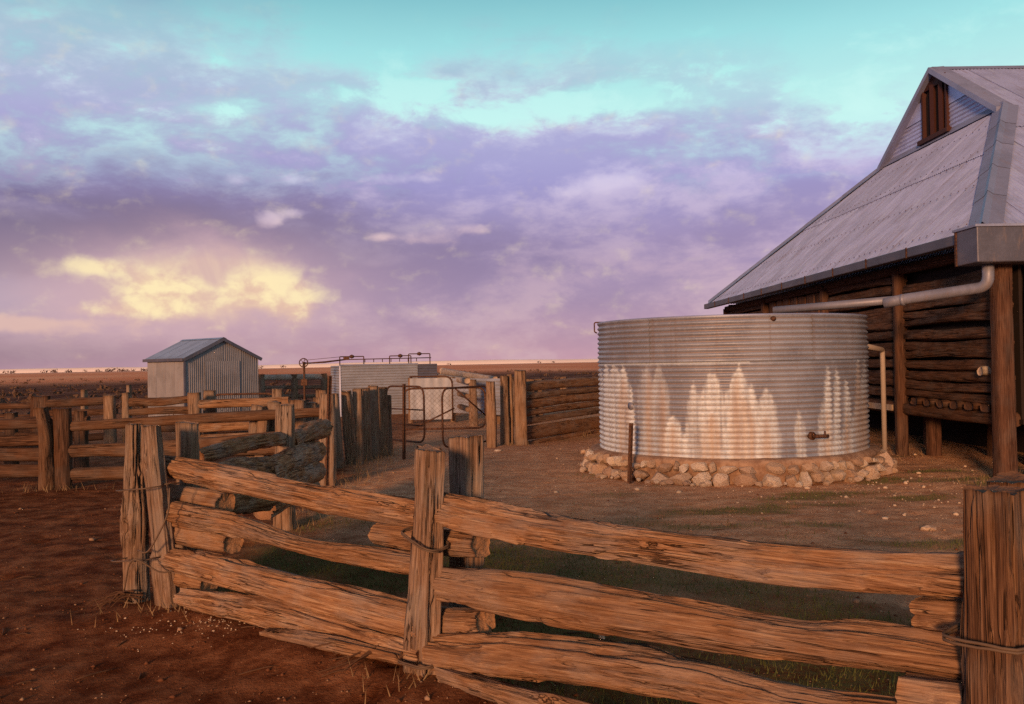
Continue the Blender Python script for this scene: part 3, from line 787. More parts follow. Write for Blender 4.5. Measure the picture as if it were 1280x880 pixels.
    for Gq in (G1, G2):
        d = Gq - A; L = np.linalg.norm(d); d = d / L; s = np.cross(d, ex); s /= np.linalg.norm(s)
        V = []
        for p in (A, Gq + d * .08):
            for q in (-ex * .20 + up * .03, -ex * .20 - up * .09, ex * .10 - up * .05, ex * .14 + up * .055, ):
                V.append(p + q)
        mk('barge_board', V, [[0, 1, 5, 4], [1, 2, 6, 5], [2, 3, 7, 6], [3, 0, 4, 7], [0, 3, 2, 1], [4, 5, 6, 7]], Z_TRIM, barn)
    V = []
    for p in (G1, G2):
        V += [p - ex * .12 + up * -.04, p - ex * .02 + up * .12]
    mk('gablet_apron', V, [[0, 1, 3, 2]], Z_TRIM, barn)
    # --- gutter along the eave in lengths, deep corner box
    rz = math.atan2(ey[1], ey[0]) - math.pi / 2
    gl = 1.5; nG = int((TL - .9) / gl)
    for i in range(nG + 1):
        a = C1 + ey * (.37 + i * gl); L = min(gl, TL - .37 - i * gl + .12)
        if L < .1: continue
        boxes('gutter', [(a + ey * L / 2 + ex * -.10 + up * -.12, (.07, L / 2 - .012, .072), rotz(rz))], Z_BOX, barn, .012)
        boxes('gutter_strap', [(a + ex * -.175 + up * -.12, (.006, .016, .08), rotz(rz))], RUST, barn)
    boxes('corner_rainhead', [(C1 + ex * .55 + ey * .08 + up * -.25, (.75, .28, .235), rotz(rz))], Z_BOX, barn, .015)
    boxes('rainhead_lip', [(C1 + ex * .55 + ey * .08 + up * -.012, (.775, .305, .018), rotz(rz))], Z_TRIM, barn, .005)
    for q in (.55, 1.0):
        boxes('rainhead_strap', [(C1 + ex * q + ey * -.205 + up * -.25, (.018, .008, .237), rotz(rz))], RUST, barn)
    boxes('rainhead_strap', [(C1 + ex * -.205 + ey * .33 + up * -.25, (.008, .02, .237), rotz(rz))], RUST, barn)
    # front gutter out of frame to the right
    boxes('gutter', [(C1 + ex * (1.32 + 3.5) + ey * -.10 + up * -.12, (3.5, .07, .072), rotz(rz))], Z_BOX, barn, .012)
    # --- downpipe: drops from the rainhead, elbows and runs across to the tank
    q0 = C1 + ex * .10 + ey * .10 + up * -.45
    P = bend([q0, q0 + up * -.33, (5.572, 12.900, 2.482), (5.349, 13.050, 2.439)],   .2, 8)
    tube('downpipe', P, .074, Z_PIPE, barn, 16)
    tube('downpipe', [(5.755, 12.800, 2.494), (4.943, 13.350, 2.454), (4.008, 13.900, 2.409)], [.058, .058, .055], Z_PIPE, barn, 16)
    tube('pipe_collar', [(5.575, 12.880, 2.474), (5.542, 12.910, 2.471)], .083, Z_PIPE, barn, 16)
    # --- wall: posts and stacked split logs on the line of the posts
    p1 = np.array((6.542, 12.146, 0.000)); p2 = np.array((6.558, 15.235, 0.000)); wy = ey; wx = ex
    wall0 = p1 + wx * .10
    pts_u = [0.0, 3.08, 6.5, 10.6, 14.4]
    tops = 3.12
    for i, u in enumerate(pts_u):
        b = p1 + wy * u
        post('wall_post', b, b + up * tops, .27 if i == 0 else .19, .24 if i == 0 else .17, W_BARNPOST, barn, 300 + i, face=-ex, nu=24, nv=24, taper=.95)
    b = p1 + wx * .42 + wy * -.02
    post('wall_post', b, b + up * 3.0, .15, .14, W_BARNPOST, barn, 320, nu=18, nv=20)
    b = p2 + wx * .35 + wy * -.25
    post('stump', b, b + up * .80, .20, .2, W_BARNPOST, barn, 321)
    rs = np.random.RandomState(5)
    zs = np.linspace(1.05, 2.98, 13)
    for bay in range(4):
        u0, u1 = pts_u[bay], pts_u[bay + 1]
        for j, z in enumerate(zs):
            if bay == 2 and z > 2.35: continue
            if bay == 0 and z > 2.9: continue
            a = wall0 + wy * (u0 + .02) + up * (z + rs.uniform(-.025, .025)); c = wall0 + wy * (u1 - .02) + up * (z + rs.uniform(-.025, .025))
            th = rs.uniform(.135, .185)
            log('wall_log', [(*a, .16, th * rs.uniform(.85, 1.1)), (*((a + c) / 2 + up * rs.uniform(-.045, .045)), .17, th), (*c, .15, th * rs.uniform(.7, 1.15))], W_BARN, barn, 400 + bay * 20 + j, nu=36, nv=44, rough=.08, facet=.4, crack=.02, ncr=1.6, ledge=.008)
        a = wall0 + wy * u0 + up * .80; c = wall0 + wy * u1 + up * .80
        log('bearer', [(*a, .24, .20), (*c, .24, .21)], W_BARN, barn, 480 + bay, nu=20, nv=20, sq=3.5)
        a = wall0 + wy * (u0 - .1) - wx * .04 + up * 3.12; c = wall0 + wy * (u1 + .1) - wx * .04 + up * 3.12
        log('wall_plate', [(*a, .18, .17), (*c, .18, .17)], W_BARNPOST, barn, 490 + bay, nu=16, nv=14, sq=4)
    for q in range(6):   # short block ends above the bearer in the near bay
        c = wall0 - wx * .03 + wy * (.35 + q * .42) + up * .945
        log('joist_end', [(*(c - wx * .14), .24, .12), (*(c + wx * .2), .24, .12)], W_BARN, barn, 520 + q, nu=16, nv=5, sq=3)
    # plank shutter high on the third bay
    for q in range(7):
        c = wall0 - wx * .12 + wy * (6.72 + q * .535) + up * 2.66
        post('shutter_plank', c - up * .36, c + up * (.36 + rs.uniform(-.03, .03)), .525, .04, W_BARNPOST if q % 2 else W_BARN, barn, 540 + q, face=-ex, sink=0, nu=20, nv=10, sq=8, facet=.05, crack=.004)
    boxes('shutter_batten', [(wall0 - wx * .16 + wy * 7.6 + up * 2.62, (.015, .95, .035), rotz(rz))], W_BARN[0], barn)
    # thin liner behind the logs, floor, and the far sides near-black, so the inside stays closed and dark
    fz = .74
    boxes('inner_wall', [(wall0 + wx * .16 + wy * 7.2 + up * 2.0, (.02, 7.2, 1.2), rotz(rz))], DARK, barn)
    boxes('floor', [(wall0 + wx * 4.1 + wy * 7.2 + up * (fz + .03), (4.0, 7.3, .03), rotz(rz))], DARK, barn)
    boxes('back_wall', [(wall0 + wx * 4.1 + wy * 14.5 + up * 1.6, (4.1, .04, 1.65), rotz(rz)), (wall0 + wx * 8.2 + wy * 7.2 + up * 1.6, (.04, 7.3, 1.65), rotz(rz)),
                        (wall0 + wx * 2.0 + wy * 8.5 + up * .35, (.03, 6.0, .36), rotz(rz)), (wall0 + wx * 5 + wy * 2.6 + up * .35, (3.0, .03, .36), rotz(rz))], DARK, barn)  # two low skirts added to keep the space under the floor dark
    for j, z in enumerate(np.linspace(.95, 2.98, 13)):   # front wall logs, running out of frame
        a = p1 + wx * .5 + wy * .10 + up * z; c = p1 + wx * 7.8 + wy * .10 + up * (z + rs.uniform(-.03, .03))
        log('wall_log', [(*a, .16, .15), (*c, .16, .15)], W_BARN, barn, 600 + j, nu=14, nv=30, facet=.5)
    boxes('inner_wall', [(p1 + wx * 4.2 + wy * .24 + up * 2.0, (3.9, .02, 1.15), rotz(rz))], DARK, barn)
    # end of a cut log poking out beside the corner post, pale
    c = wall0 - wx * .18 + wy * .42 + up * 1.45
    log('log_end', [(*(c), .14, .13), (*(c + wx * .3), .14, .13)], W_PALE, barn, 700, nu=12, nv=4)
    for (u, w) in ((1.5, .22), (4.8, .2), (2.6, .2)):
        b = p1 + wy * u + wx * 1.3
        post('stump', b, b + up * .76, w, w, W_BARN, barn, 710 + int(u * 10))
    # pale bottom board beside the tank
    boxes('bottom_board', [(wall0 - wx * .15 + wy * 4.2 + up * .80, (.015, .9, .05), rotz(rz))], W_PALE[0], barn)
make_barn()

# ------------------------------------------------------------------ rainwater tank on its stone ring
TC = np.array([3.40, 14.30, 0]); TR = 2.03; TZ0, TZ1 = .33, 2.27
def make_tank():
    tank = empty('water_tank', tuple(TC), 'big round corrugated iron water tank streaked with pale lime and rust', 'water tank')
    toward = math.atan2(-TC[1], -TC[0])      # azimuth of the side facing the camera
    rs = np.random.RandomState(2)
    pitch = .0745
    span = R(66.4); zmid = 1.66
    # stains: px columns of the photograph's streaks turned into angles round the tank (0 = facing camera, + to the right)
    peaks = [(-74, 1.64, 15), (-63, 1.64, 10), (-55, 1.64, 9), (-50, 1.1, 9), (-48, 1.6, 7), (-35, 1.62, 5), (-32, 1.0, 8), (-28, 1.60, 5), (-22, .92, 5), (-14, 1.35, 4), (-7, 1.50, 6), (-2, 1.20, 4), (4, 1.55, 7), (10, 1.15, 5), (14, 1.30, 4), (17, .95, 2.2),
             (27, .95, 2), (38, 1.1, 3), (41, 1.60, 2), (45, 1.58, 2.2), (51, 1.36, 4), (57, .9, 4), (61, 1.65, 4), (69, 1.68, 6)]
    def ring(z0, z1, starts, rad, nm):
        for k, (s0, sp) in enumerate(starts):
            nth = int(math.degrees(sp) * 1.6); nz = int((z1 - z0) / pitch * 9)
            th = np.linspace(s0, s0 + sp + R(1.2), nth); z = np.linspace(z0, z1, nz)
            Z_, T_ = np.meshgrid(z, th, indexing='ij')
            lap = .006 * (k % 2)
            dent = fbm(np.stack([T_ * 2.2, Z_ * 1.4, Z_ * 0 + k], -1), 3, 5) * .03
            r = rad + lap + dent + .0135 * np.sin((Z_ - z0) / pitch * 2 * np.pi)
            ang = toward + T_
            Vx = TC[0] + r * np.cos(ang); Vy = TC[1] + r * np.sin(ang)
            deg = np.degrees((T_ + np.pi) % (2 * np.pi) - np.pi)
            wob = fbm(np.stack([deg * .30, Z_ * 1.3, Z_ * 0], -1), 3, 8) * 2.6
            st = fbm(np.stack([deg * .9, Z_ * .5, Z_ * 0 + 3], -1), 4, 18)
            pat = fbm(np.stack([deg * .45, Z_ * 1.4, Z_ * 0 + 8], -1), 4, 28) + .35 * fbm(np.stack([deg * 1.3, Z_ * 7.0, Z_ * 0 + 4], -1), 3, 38)
            lime = np.zeros_like(Z_); rust = np.zeros_like(Z_)
            for (d0, zt, w) in peaks:
                wid = w * (.80 + .25 * smooth(Z_, zt, TZ0)) * np.clip((zt - Z_) / (.16 + w * .035), 0, 1) ** .55
                q = smooth(wid - np.abs(deg + wob - d0) + pat * 3.4, -.5, .9) * (Z_ < zt + .04 + pat * .12)
                lime = np.maximum(lime, q * np.clip(.82 + 1.4 * st + 1.3 * pat, .1, 1) * (.72 + .28 * math.cos(d0 * 1.7)))
            for (d0, zt, w) in ((-48, 1.45, 4), (-33, 1.5, 2.0), (-7, .95, 3.6), (-22, .8, 3), (5, 1.15, 5), (3, 1.45, 2.4), (14, .9, 2.2), (61, 1.6, 3.5), (69, 1.2, 5), (51, .9, 2.6), (-27, 1.4, 2), (40, .95, 2.4)):
                wid = w * np.sqrt(np.clip((zt - Z_) / .4 + .02, 0, 1))
                q = smooth(wid - np.abs(deg + wob * .8 - d0), -1.2, 2.0) * (Z_ < zt)
                rust = np.maximum(rust, q * (.45 + .9 * st))
            front = smooth(np.abs(deg), 150, 90) * .5 + .5
            # a lime edge along the old water line
            line = np.exp(-((Z_ - zmid + .015) / .02) ** 2) * (deg < 8) * .8
            lime = np.clip(np.maximum(lime * .92, line) * front, 0, 1); rust = np.clip(rust, 0, .85)
            if z0 > 1.5: lime *= 0; rust *= 0
            grime_and_valleys = np.clip(smooth(st, .12, .3) * .5 + .45 * np.exp(-((deg + 12) / 1.8) ** 2) * smooth(Z_, .85, .6) * 1.6, 0, 1) * (1 - lime * .4)
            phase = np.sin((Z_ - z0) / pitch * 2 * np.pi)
            grime_and_valleys = np.clip(np.maximum(grime_and_valleys * .7, smooth(phase, -.35, -1.0) * .78), 0, .9)   # every corrugation valley is darker
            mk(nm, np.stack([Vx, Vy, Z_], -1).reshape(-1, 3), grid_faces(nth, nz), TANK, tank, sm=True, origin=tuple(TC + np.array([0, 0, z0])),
               attrs={'lime': lime, 'rust': rust, 'grime_and_valleys': grime_and_valleys})
    ring(TZ0, zmid, [(R(-40) + i * span, min(span, R(360) - i * span)) for i in range(6) if i * 66.4 < 359], TR - .004, 'lower_sheet')
    ring(zmid - .012, TZ1, [(R(-33.2) + i * span, min(span, R(360) - i * span)) for i in range(6) if i * 66.4 < 359], TR + .006, 'upper_sheet')
    a = np.linspace(0, 2 * np.pi, 96, endpoint=False)
    tube('rim', np.stack([TC[0] + (TR + .004) * np.cos(a), TC[1] + (TR + .004) * np.sin(a), np.full(96, TZ1 + .004)], -1), .014, Z_TRIM, tank, 8, closed=True)
    # dark water inside, a hand below the rim
    F = [list(range(96))]
    mk('water', np.stack([TC[0] + (TR - .03) * np.cos(a), TC[1] + (TR - .03) * np.sin(a), np.full(96, TZ1 - .4)], -1), F, DARK, tank)
    def on(px_deg, z, out=0.0): 
        t = toward + R(px_deg); return np.array([TC[0] + (TR + out) * math.cos(t), TC[1] + (TR + out) * math.sin(t), z]), np.array([math.cos(t), math.sin(t), 0])
    p, nr = on(31.5, .62); side = np.array([-nr[1], nr[0], 0])
    tube('outlet_flange', [p, p + nr * .05], .055, RUST, tank, 14); tp = tube('tap', bend([p + nr * .04, p + nr * .14, p + nr * .17 + side * .16], .05), [.024] * 9, RUST, tank, 12)
    tube('tap_handle', [p + nr * .15 + side * .12 + np.array([0, 0, .0]), p + nr * .15 + side * .12 + np.array([0, 0, .07])], .012, RUST, tp, 8)
    p, nr = on(17, 2.215); tube('bung', [p - nr * .01, p + nr * .03], .035, RUST, tank, 10)
    p, nr = on(-43, 1.03); tube('bung', [p - nr * .01, p + nr * .022], .055, Z_PIPE, tank, 12)
    p, nr = on(-81, TZ1); tube('rim_hook', bend([p + nr * .02 + (0, 0, -.14), p + nr * .06 + (0, 0, -.12), p + nr * .06 + (0, 0, .03), p - nr * .1 + (0, 0, .03)], .03), .012, RUST, tank, 6)
    # overflow: short arm from the wall then a standing pipe
    p, nr = on(72, 1.86); foot = np.array((6.062, 14.900, 0.096)); foot[2] = 0.05; topp = np.array((6.043, 14.850, 1.784))
    tube('overflow_pipe', bend([p - nr * .1, topp + np.array((0, 0, .0)), foot], .07), .040, PVC, tank, 12)
    return tank
make_tank()


def make_plinth():
    pl = empty('stone_plinth', tuple(TC), 'low ring of rough pale fieldstones and earth mortar under the water tank', 'stone base')
    toward = math.atan2(-TC[1], -TC[0]); rs = np.random.RandomState(7)
    n = 160
    prof = [(2.12, -.1), (2.13, .06), (2.13, .16), (2.16, .25), (2.165, .30), (2.10, .335), (1.9, .338), (0.0, .325)]
    th = np.linspace(0, 2 * np.pi, n, endpoint=False); V = []
    for r, z in prof:
        w = fbm(np.stack([np.cos(th) * 5, np.sin(th) * 5, np.full(n, z * 6)], -1), 4, 3) * (.14 if r > 1.5 else 0)
        V.append(np.stack([TC[0] + (r + w) * np.cos(th), TC[1] + (r + w) * np.sin(th), np.full(n, z) + w * .2], -1))
    mk('mortar_bed', np.concatenate(V), grid_faces(n, len(prof), True), MORTAR, pl, sm=True, origin=tuple(TC))
    protos = []
    import bmesh
    for k in range(9):
        bm = bmesh.new(); r2 = np.random.RandomState(40 + k)
        pts = r2.normal(0, 1, (26, 3)); pts /= np.linalg.norm(pts, axis=1)[:, None]; pts *= r2.uniform(.8, 1.05, (26, 1))
        pts = np.clip(pts, -.86, .86)
        for p in pts: bm.verts.new(p)
        bmesh.ops.convex_hull(bm, input=bm.verts)
        loose = [v for v in bm.verts if not v.link_faces]
        bmesh.ops.delete(bm, geom=loose, context='VERTS')
        me = bpy.data.meshes.new('stone'); bm.to_mesh(me); bm.free(); me.materials.append(STONE); protos.append(me)
    deg = -112; row_top = .0
    def put(t, r, z, sx, sy, sz):
        o = bpy.data.objects.new('stone', protos[rs.randint(9)]); COL.objects.link(o); o.parent = pl
        a = toward + R(t)
        o.location = (r * math.cos(a), r * math.sin(a), z); o.scale = (sx, sy, sz)
        o.rotation_euler = (rs.uniform(-.25, .25), rs.uniform(-.2, .2), a + math.pi / 2 + rs.uniform(-.2, .2))
    t = -112
    while t < 112:      # lower course: big stones
        w = rs.uniform(.07, .215); put(t + math.degrees(w / 2.2), 2.235, rs.uniform(.05, .10), w, rs.uniform(.10, .15), rs.uniform(.085, .14)); t += math.degrees(w * 2.0 / 2.2) * .88
    t = -112
    while t < 112:      # upper course: smaller, unevenly bedded
        w = rs.uniform(.045, .165)
        if rs.rand() < .97: put(t + math.degrees(w / 2.2), 2.205, rs.uniform(.19, .25), w, rs.uniform(.08, .12), rs.uniform(.055, .095))
        t += math.degrees(w * 2.0 / 2.2) * .9
    for k in range(40):  # chocks and fallen stones at the foot
        w = rs.uniform(.03, .075); put(rs.uniform(-110, 110), rs.uniform(2.28, 2.40), rs.uniform(.0, .05), w, w, w * .8)
    put(74, 2.26, .13, .17, .14, .18); put(82, 2.30, .08, .14, .14, .13); put(69, 2.30, .05, .11, .11, .1)
make_plinth()

# ------------------------------------------------------------------ front fence
def wire(name, pts, parent, r=.005): return tube(name, pts, r, WIRE, parent, 6)
def wrap(name, c, w, d, face, parent, z, turns=2, tilt=.02, seed=0):
    """wire loop round a post of size w x d centred at c"""
    rs = np.random.RandomState(seed); fx = np.array([-face[1], face[0], 0.]); fy = np.array([face[0], face[1], 0.])
    P = []
    for i in range(turns * 24 + 1):
        a = i / 24 * 2 * np.pi; k = (abs(math.cos(a)) ** 5 + abs(math.sin(a)) ** 5) ** (-1 / 5)
        P.append(np.asarray(c) * (1, 1, 0) + fx * (w / 2 + .012) * math.cos(a) * k + fy * (d / 2 + .012) * math.sin(a) * k + np.array([0, 0, z + tilt * math.cos(a) + .010 * i / 24 + rs.uniform(-.002, .002)]))
    return wire(name, P, parent)
A0 = (-2.49, 6.38); B0 = (-.51, 4.81); C0 = (1.41, 2.70)
def make_front_fence():
    f = empty('log_fence', (-.51, 4.9, 0), 'nearest split log fence running past the camera with orange weathered rails', 'log fence')
    fa = np.array([-.62, -.78, 0]); fb = np.array([-.74, -.67, 0])
    HQ = dict(nu=96, nv=190, crack=.020, sq=2.0, facet=.20)
    # left pair: leaning slab in front, knotted post beside it, partner behind the rails
    post('post', (-2.443, 6.436, 0.000), (-2.543, 6.397, 1.301), .215, .13, W_POST, f, 11, face=fa, taper=.86, nu=64, nv=90, sink=.1, crack=.02)
    pk = np.array((-2.796, 6.676, 0.000)); tk = np.array((-2.746, 6.600, 1.302))
    log('post', [(*(pk + (0, 0, -.15)), .22, .16), (*(pk * .75 + tk * .25), .21, .16), (*(pk * .5 + tk * .5), .22, .15), (*(pk * .35 + tk * .65), .15, .13), (*tk, .10, .11)], W_POST, f, 12, up=-fa, nu=72, nv=120, sq=3, hollow=.03, crack=.03, holes=[(-1.75, .47, .05, .05)])
    bk = np.array((-2.469, 6.850, 0.619)); post('post', bk * (1, 1, 0), (-2.458, 6.850, 1.292), .235, .15, W_GREY, f, 13, face=fa, taper=.97, nu=40, nv=50)
    # middle pair
    post('post', (-0.529, 4.874, 0.000), (-0.450, 4.780, 1.252), .205, .115, W_POST, f, 14, face=fb, taper=1.0, nu=80, nv=140, sink=.1, crack=.024, ncr=2.6)
    bk = np.array((-0.294, 5.160, 0.585)); post('post', bk * (1, 1, 0), (-0.281, 5.160, 1.281), .20, .12, W_POST, f, 15, face=fb, taper=1.0, nu=56, nv=80)
    # right pair
    rt = np.array((1.403, 2.680, 1.298)); post('post', rt * (1, 1, 0) + np.array([0.0, 0, 0]), rt, .185, .17, W_DIMMED, f, 16, face=fb, taper=1.0, nu=96, nv=140, sink=.1, crack=.022, ncr=2.6)
    rt2 = np.array((1.658, 2.980, 1.287)); post('post', rt2 * (1, 1, 0), rt2, .19, .17, W_DIMMED, f, 17, face=fb, taper=1.0, nu=48, nv=60)
    a, b = A0, B0
    def rail(nm, L, seed, mat=W_RAIL, **kw):
        k = dict(HQ); k.update(kw); return log(nm, L, mat, f, seed, **k)
    v = lambda p, w, h: (*p, w, h)
    # left span
    rail('rail', [v((-2.594, 6.615, 1.008), .15, .15), v((-1.803, 5.988, 0.943), .18, .185), v((-1.172, 5.488, 0.905), .18, .17), v((-0.485, 4.943, 0.882), .17, .165)], 21, rough=.10, hollow=.02)
    rail('rail', [v((-2.512, 6.525, 0.674), .16, .17), v((-1.799, 5.960, 0.659), .16, .165), v((-1.289, 5.555, 0.601), .15, .125), v((-0.896, 5.244, 0.606), .15, .14), v((-0.497, 4.927, 0.622), .15, .13)], 22, rough=.10, hollow=.015)
    rail('rail', [v((-2.505, 6.494, 0.355), .17, .17), v((-1.795, 5.931, 0.353), .19, .21), v((-1.172, 5.437, 0.313), .20, .245), v((-0.477, 4.886, 0.302), .19, .215)], 23, rough=.09)
    rail('rail', [v((-2.282, 6.292, 0.119), .18, .16), v((-1.528, 5.694, 0.154), .20, .22), v((-1.002, 5.276, 0.158), .20, .22), v((-0.478, 4.861, 0.152), .19, .20)], 24, rough=.10, hollow=.02)
    rail('rail', [v((-1.553, 5.599, 0.073), .06, .05), v((-1.130, 5.225, 0.121), .09, .09), v((-0.624, 4.837, 0.142), .08, .07)], 25, nu=40, nv=50)
    # short stubs packed between the left posts
    for i, (x0, y0, x1, y1, h, off) in enumerate(((205, 618, 282, 630, .165, -.22), (200, 664, 292, 676, .16, -.14), (205, 716, 262, 727, .13, -.12))):
        p0 = [(-2.594, 6.743, 0.769), (-2.585, 6.634, 0.518), (-2.535, 6.569, 0.230)][i]
        p1 = [(-2.008, 6.330, 0.752), (-1.888, 6.107, 0.527), (-2.095, 6.233, 0.234)][i]
        log('rail_stub', [v(p0, .15, h), v(p1, .15, h)], W_RAIL, f, 30 + i, nu=40, nv=24, facet=.5, jag=.03, ledge=.005, crack=.008)
    # stubs crossing behind the middle post
    log('rail_stub', [v((-0.813, 5.440, 0.691), .14, .13), v((-0.460, 5.023, 0.723), .14, .14), v((-0.175, 4.679, 0.765), .13, .13)], W_RAIL, f, 34, nu=48, nv=40, facet=.5, ledge=.005, crack=.008)
    log('rail_stub', [v((-0.440, 4.956, 0.307), .14, .15), v((-0.161, 4.649, 0.380), .13, .13)], W_RAIL, f, 35, nu=40, nv=20, facet=.5, jag=.04, ledge=.005, crack=.008)
    log('rail_stub', [v((-1.036, 5.775, 0.546), .03, .03), v((-0.573, 5.236, 0.601), .05, .05)], W_RAIL, f, 36, nu=20, nv=14)
    # right span
    rail('rail', [v((-0.407, 4.845, 0.940), .17, .19), v((0.204, 4.174, 0.914), .18, .185), v((0.687, 3.643, 0.937), .18, .165), v((1.020, 3.278, 0.954), .18, .165), v((1.457, 2.796, 1.023), .17, .155)], 41, nv=260, nu=110, facet=.40, hollow=.012)
    rail('rail', [v((-0.414, 4.838, 0.534), .17, .19), v((0.197, 4.167, 0.598), .18, .225), v((0.680, 3.636, 0.643), .18, .195), v((1.011, 3.272, 0.676), .17, .155), v((1.183, 3.084, 0.717), .17, .165), v((1.448, 2.792, 0.749), .15, .125)], 42, nv=260, nu=110, rough=.05, crack=.014)
    rail('rail', [v((-0.420, 4.829, 0.174), .19, .19), v((0.191, 4.158, 0.335), .21, .225), v((0.674, 3.628, 0.417), .21, .20), v((1.004, 3.265, 0.447), .20, .18), v((1.376, 2.856, 0.517), .19, .17)], 43, nv=260, nu=110, rough=.13, hollow=.03, crack=.024)
    rail('rail', [v((-0.395, 4.713, 0.107), .12, .10), v((-0.031, 4.283, 0.142), .14, .12), v((0.312, 3.907, 0.187), .14, .12), v((0.750, 3.425, 0.239), .13, .11)], 44, nu=56, nv=80)
    log('rail_stub', [v((1.320, 2.980, 0.850), .11, .11), v((1.424, 2.860, 0.864), .11, .12)], W_RAIL, f, 45, nu=40, nv=20, facet=.6, jag=.03, ledge=.005, crack=.008)
    log('rail_stub', [v((1.231, 2.920, 0.614), .13, .13), v((1.388, 2.800, 0.625), .13, .13)], W_RAIL, f, 46, nu=40, nv=20, facet=.6, jag=.03, ledge=.005, crack=.008)
    # wire ties
    m = np.array((-0.475, 4.800, 0.667)); wrap('wire_tie', m, .235, .14, fb, f, m[2] + .10, 2, -.04, 1)
    m = np.array((-0.511, 4.800, 0.122)); wrap('wire_tie', m, .235, .14, fb, f, .13, 2, .01, 2)
    m = np.array((1.392, 2.680, 0.857)); wrap('wire_tie', m, .205, .19, fb, f, m[2], 2, .004, 3)
    l = np.array((-2.556, 6.420, 0.692))
    for z_, k in ((.86, 4), (.36, 5)): wrap('wire_tie', l + np.array([-.03, .02, 0]) * (1 if z_ > .5 else 3), .40, .30, fa, f, z_, 1, .03, k)
    wire('wire_tie', catmull(np.array([(-2.346, 6.200, 0.887), (-2.352, 6.180, 0.727), (-2.427, 6.200, 0.573), (-2.525, 6.250, 0.446), (-2.611, 6.300, 0.448)]), 24), f, .006)
    wire('wire_tie', catmull(np.array([(-2.709, 6.300, 0.174), (-2.612, 6.220, 0.399), (-2.440, 6.250, 0.307), (-2.337, 6.300, 0.310)]), 20), f, .006)
make_front_fence()


def twig_pile(name, c, n, label, seed, spread=.3):
    rs = np.random.RandomState(seed); c = np.asarray(c); parts = []
    for i in range(n):
        a = rs.normal(math.pi * .95, .7); L = rs.uniform(.12, spread * 1.5); s = c + np.append(rs.normal(0, .06, 2), 0)
        p0 = s.copy(); p0[2] = hz(s[0], s[1]) + rs.uniform(.005, .12)
        p2 = s + np.array([math.cos(a) * L, math.sin(a) * L, 0]); p2[2] = hz(p2[0], p2[1]) + rs.uniform(.005, .06)
        p1 = (p0 + p2) / 2 + np.append(rs.normal(0, .02, 2), rs.uniform(0, .05))
        tube('x', catmull(np.array([p0, p1, p2]), 7), np.linspace(.008, .003, 7), None, n=5, joinV=parts)
    o = join(name, parts, STICK, None, origin=tuple(c)); o["label"] = label; o["category"] = "twigs"; return o
twig_pile('twig_pile', (-0.655, 5.070, 0.000), 34, 'tangle of dry twigs heaped at the foot of the middle front fence post', 4)
twig_pile('twig_pile', (-2.767, 6.565, -0.000), 16, 'few dry twigs at the foot of the knotted left corner post', 5, .2)

# ------------------------------------------------------------------ fence of the left-hand yard, ending at the forked stump
def rails_between(f, a, b, zs, h, mat, seed, off=0.0, over=.15, nu=24, nv=40, jig=.03):
    a = np.array([*a, 0.]); b = np.array([*b, 0.]); d = (b - a) / np.linalg.norm(b - a); nrm = np.array([-d[1], d[0], 0]); rs = np.random.RandomState(seed)
    for i, z in enumerate(zs):
        z0, z1 = z if isinstance(z, tuple) else (z, z)
        hh = h * rs.uniform(.8, 1.15); o = nrm * (off + rs.uniform(-.02, .02))
        p0 = a - d * over * rs.uniform(.3, 1) + o + (0, 0, z0); p1 = b + d * over * rs.uniform(.3, 1) + o + (0, 0, z1); m_ = (p0 + p1) / 2 + (0, 0, rs.uniform(-jig, jig))
        log('rail', [(*p0, hh * .95, hh * rs.uniform(.8, 1.1)), (*m_, hh, hh), (*p1, hh * .9, hh * rs.uniform(.75, 1.05))], mat, f, seed * 10 + i, nu=nu, nv=nv)
def make_left_fence():
    f = empty('log_fence', (-6.6, 13.03, 0), 'dim log fence ending at a thick forked stump across the left yard', 'log fence')
    s = np.array((-6.590, 13.031, 0.000))
    log('post', [(*(s + (-.09, 0, -.15)), .30, .26), (*(s + (-.09, 0, .5)), .23, .26), (*(s + (-.10, 0, .8)), .22, .25), (*(s + (-.17, 0, 1.17)), .20, .2)], W_DIMMED, f, 60, up=(0, -1, 0), nu=40, nv=40, hollow=.03, sq=2.4)
    log('post', [(*(s + (.11, .06, -.15)), .22, .22), (*(s + (.12, .06, .6)), .23, .22), (*(s + (.11, .06, 1.15)), .24, .2)], W_BARN, f, 61, up=(0, -1, 0), nu=32, nv=30, sq=2.6)
    rails_between(f, (-6.45, 13.12), (-2.85, 13.35), [(.88, 1.02), (.53, .72), (.55, .50), (.20, .25)], .19, W_DIMMED, 62, nu=32, nv=50)
    rails_between(f, (-10.5, 13.0), (-6.75, 13.1), [(.95, .95), (.72, .7), (.5, .5), (.27, .27)], .17, W_BARN, 63)  # barn wood used for its darkness, imitating the dim left edge
    for k, (x, y, d, w, h0) in enumerate(((322, 507, 13.55, .2, 1.2), (343, 502, 13.7, .22, 1.25), (372, 500, 13.9, .24, 1.27), (389, 503, 14.2, .2, 1.2))):
        t = np.array([(-3.800, 13.550, 1.122), (-3.588, 13.700, 1.171), (-3.286, 13.900, 1.181), (-3.146, 14.200, 1.128)][k]); b = t * (1, 1, 0) + np.array([-.12 if k == 0 else .0, 0, 0])
        post('post', b, t, w, .18, W_POST, f, 64 + k, nu=20, nv=24)
    for k, (t, w, lean) in enumerate((((-3.665, 13.400, 1.021), .17, -.10), ((-3.130, 14.600, 1.187), .15, .05), ((-3.232, 15.400, 1.279), .18, .0), ((-2.938, 15.000, 1.233), .14, .06), ((-3.581, 14.600, 1.054), .15, -.05), ((-2.954, 16.400, 1.156), .13, .04))):
        t = np.array(t); post('post', t * (1, 1, 0) + np.array([lean, 0, 0]), t, w, .15, W_GREY, f, 260 + k, nu=18, nv=20)
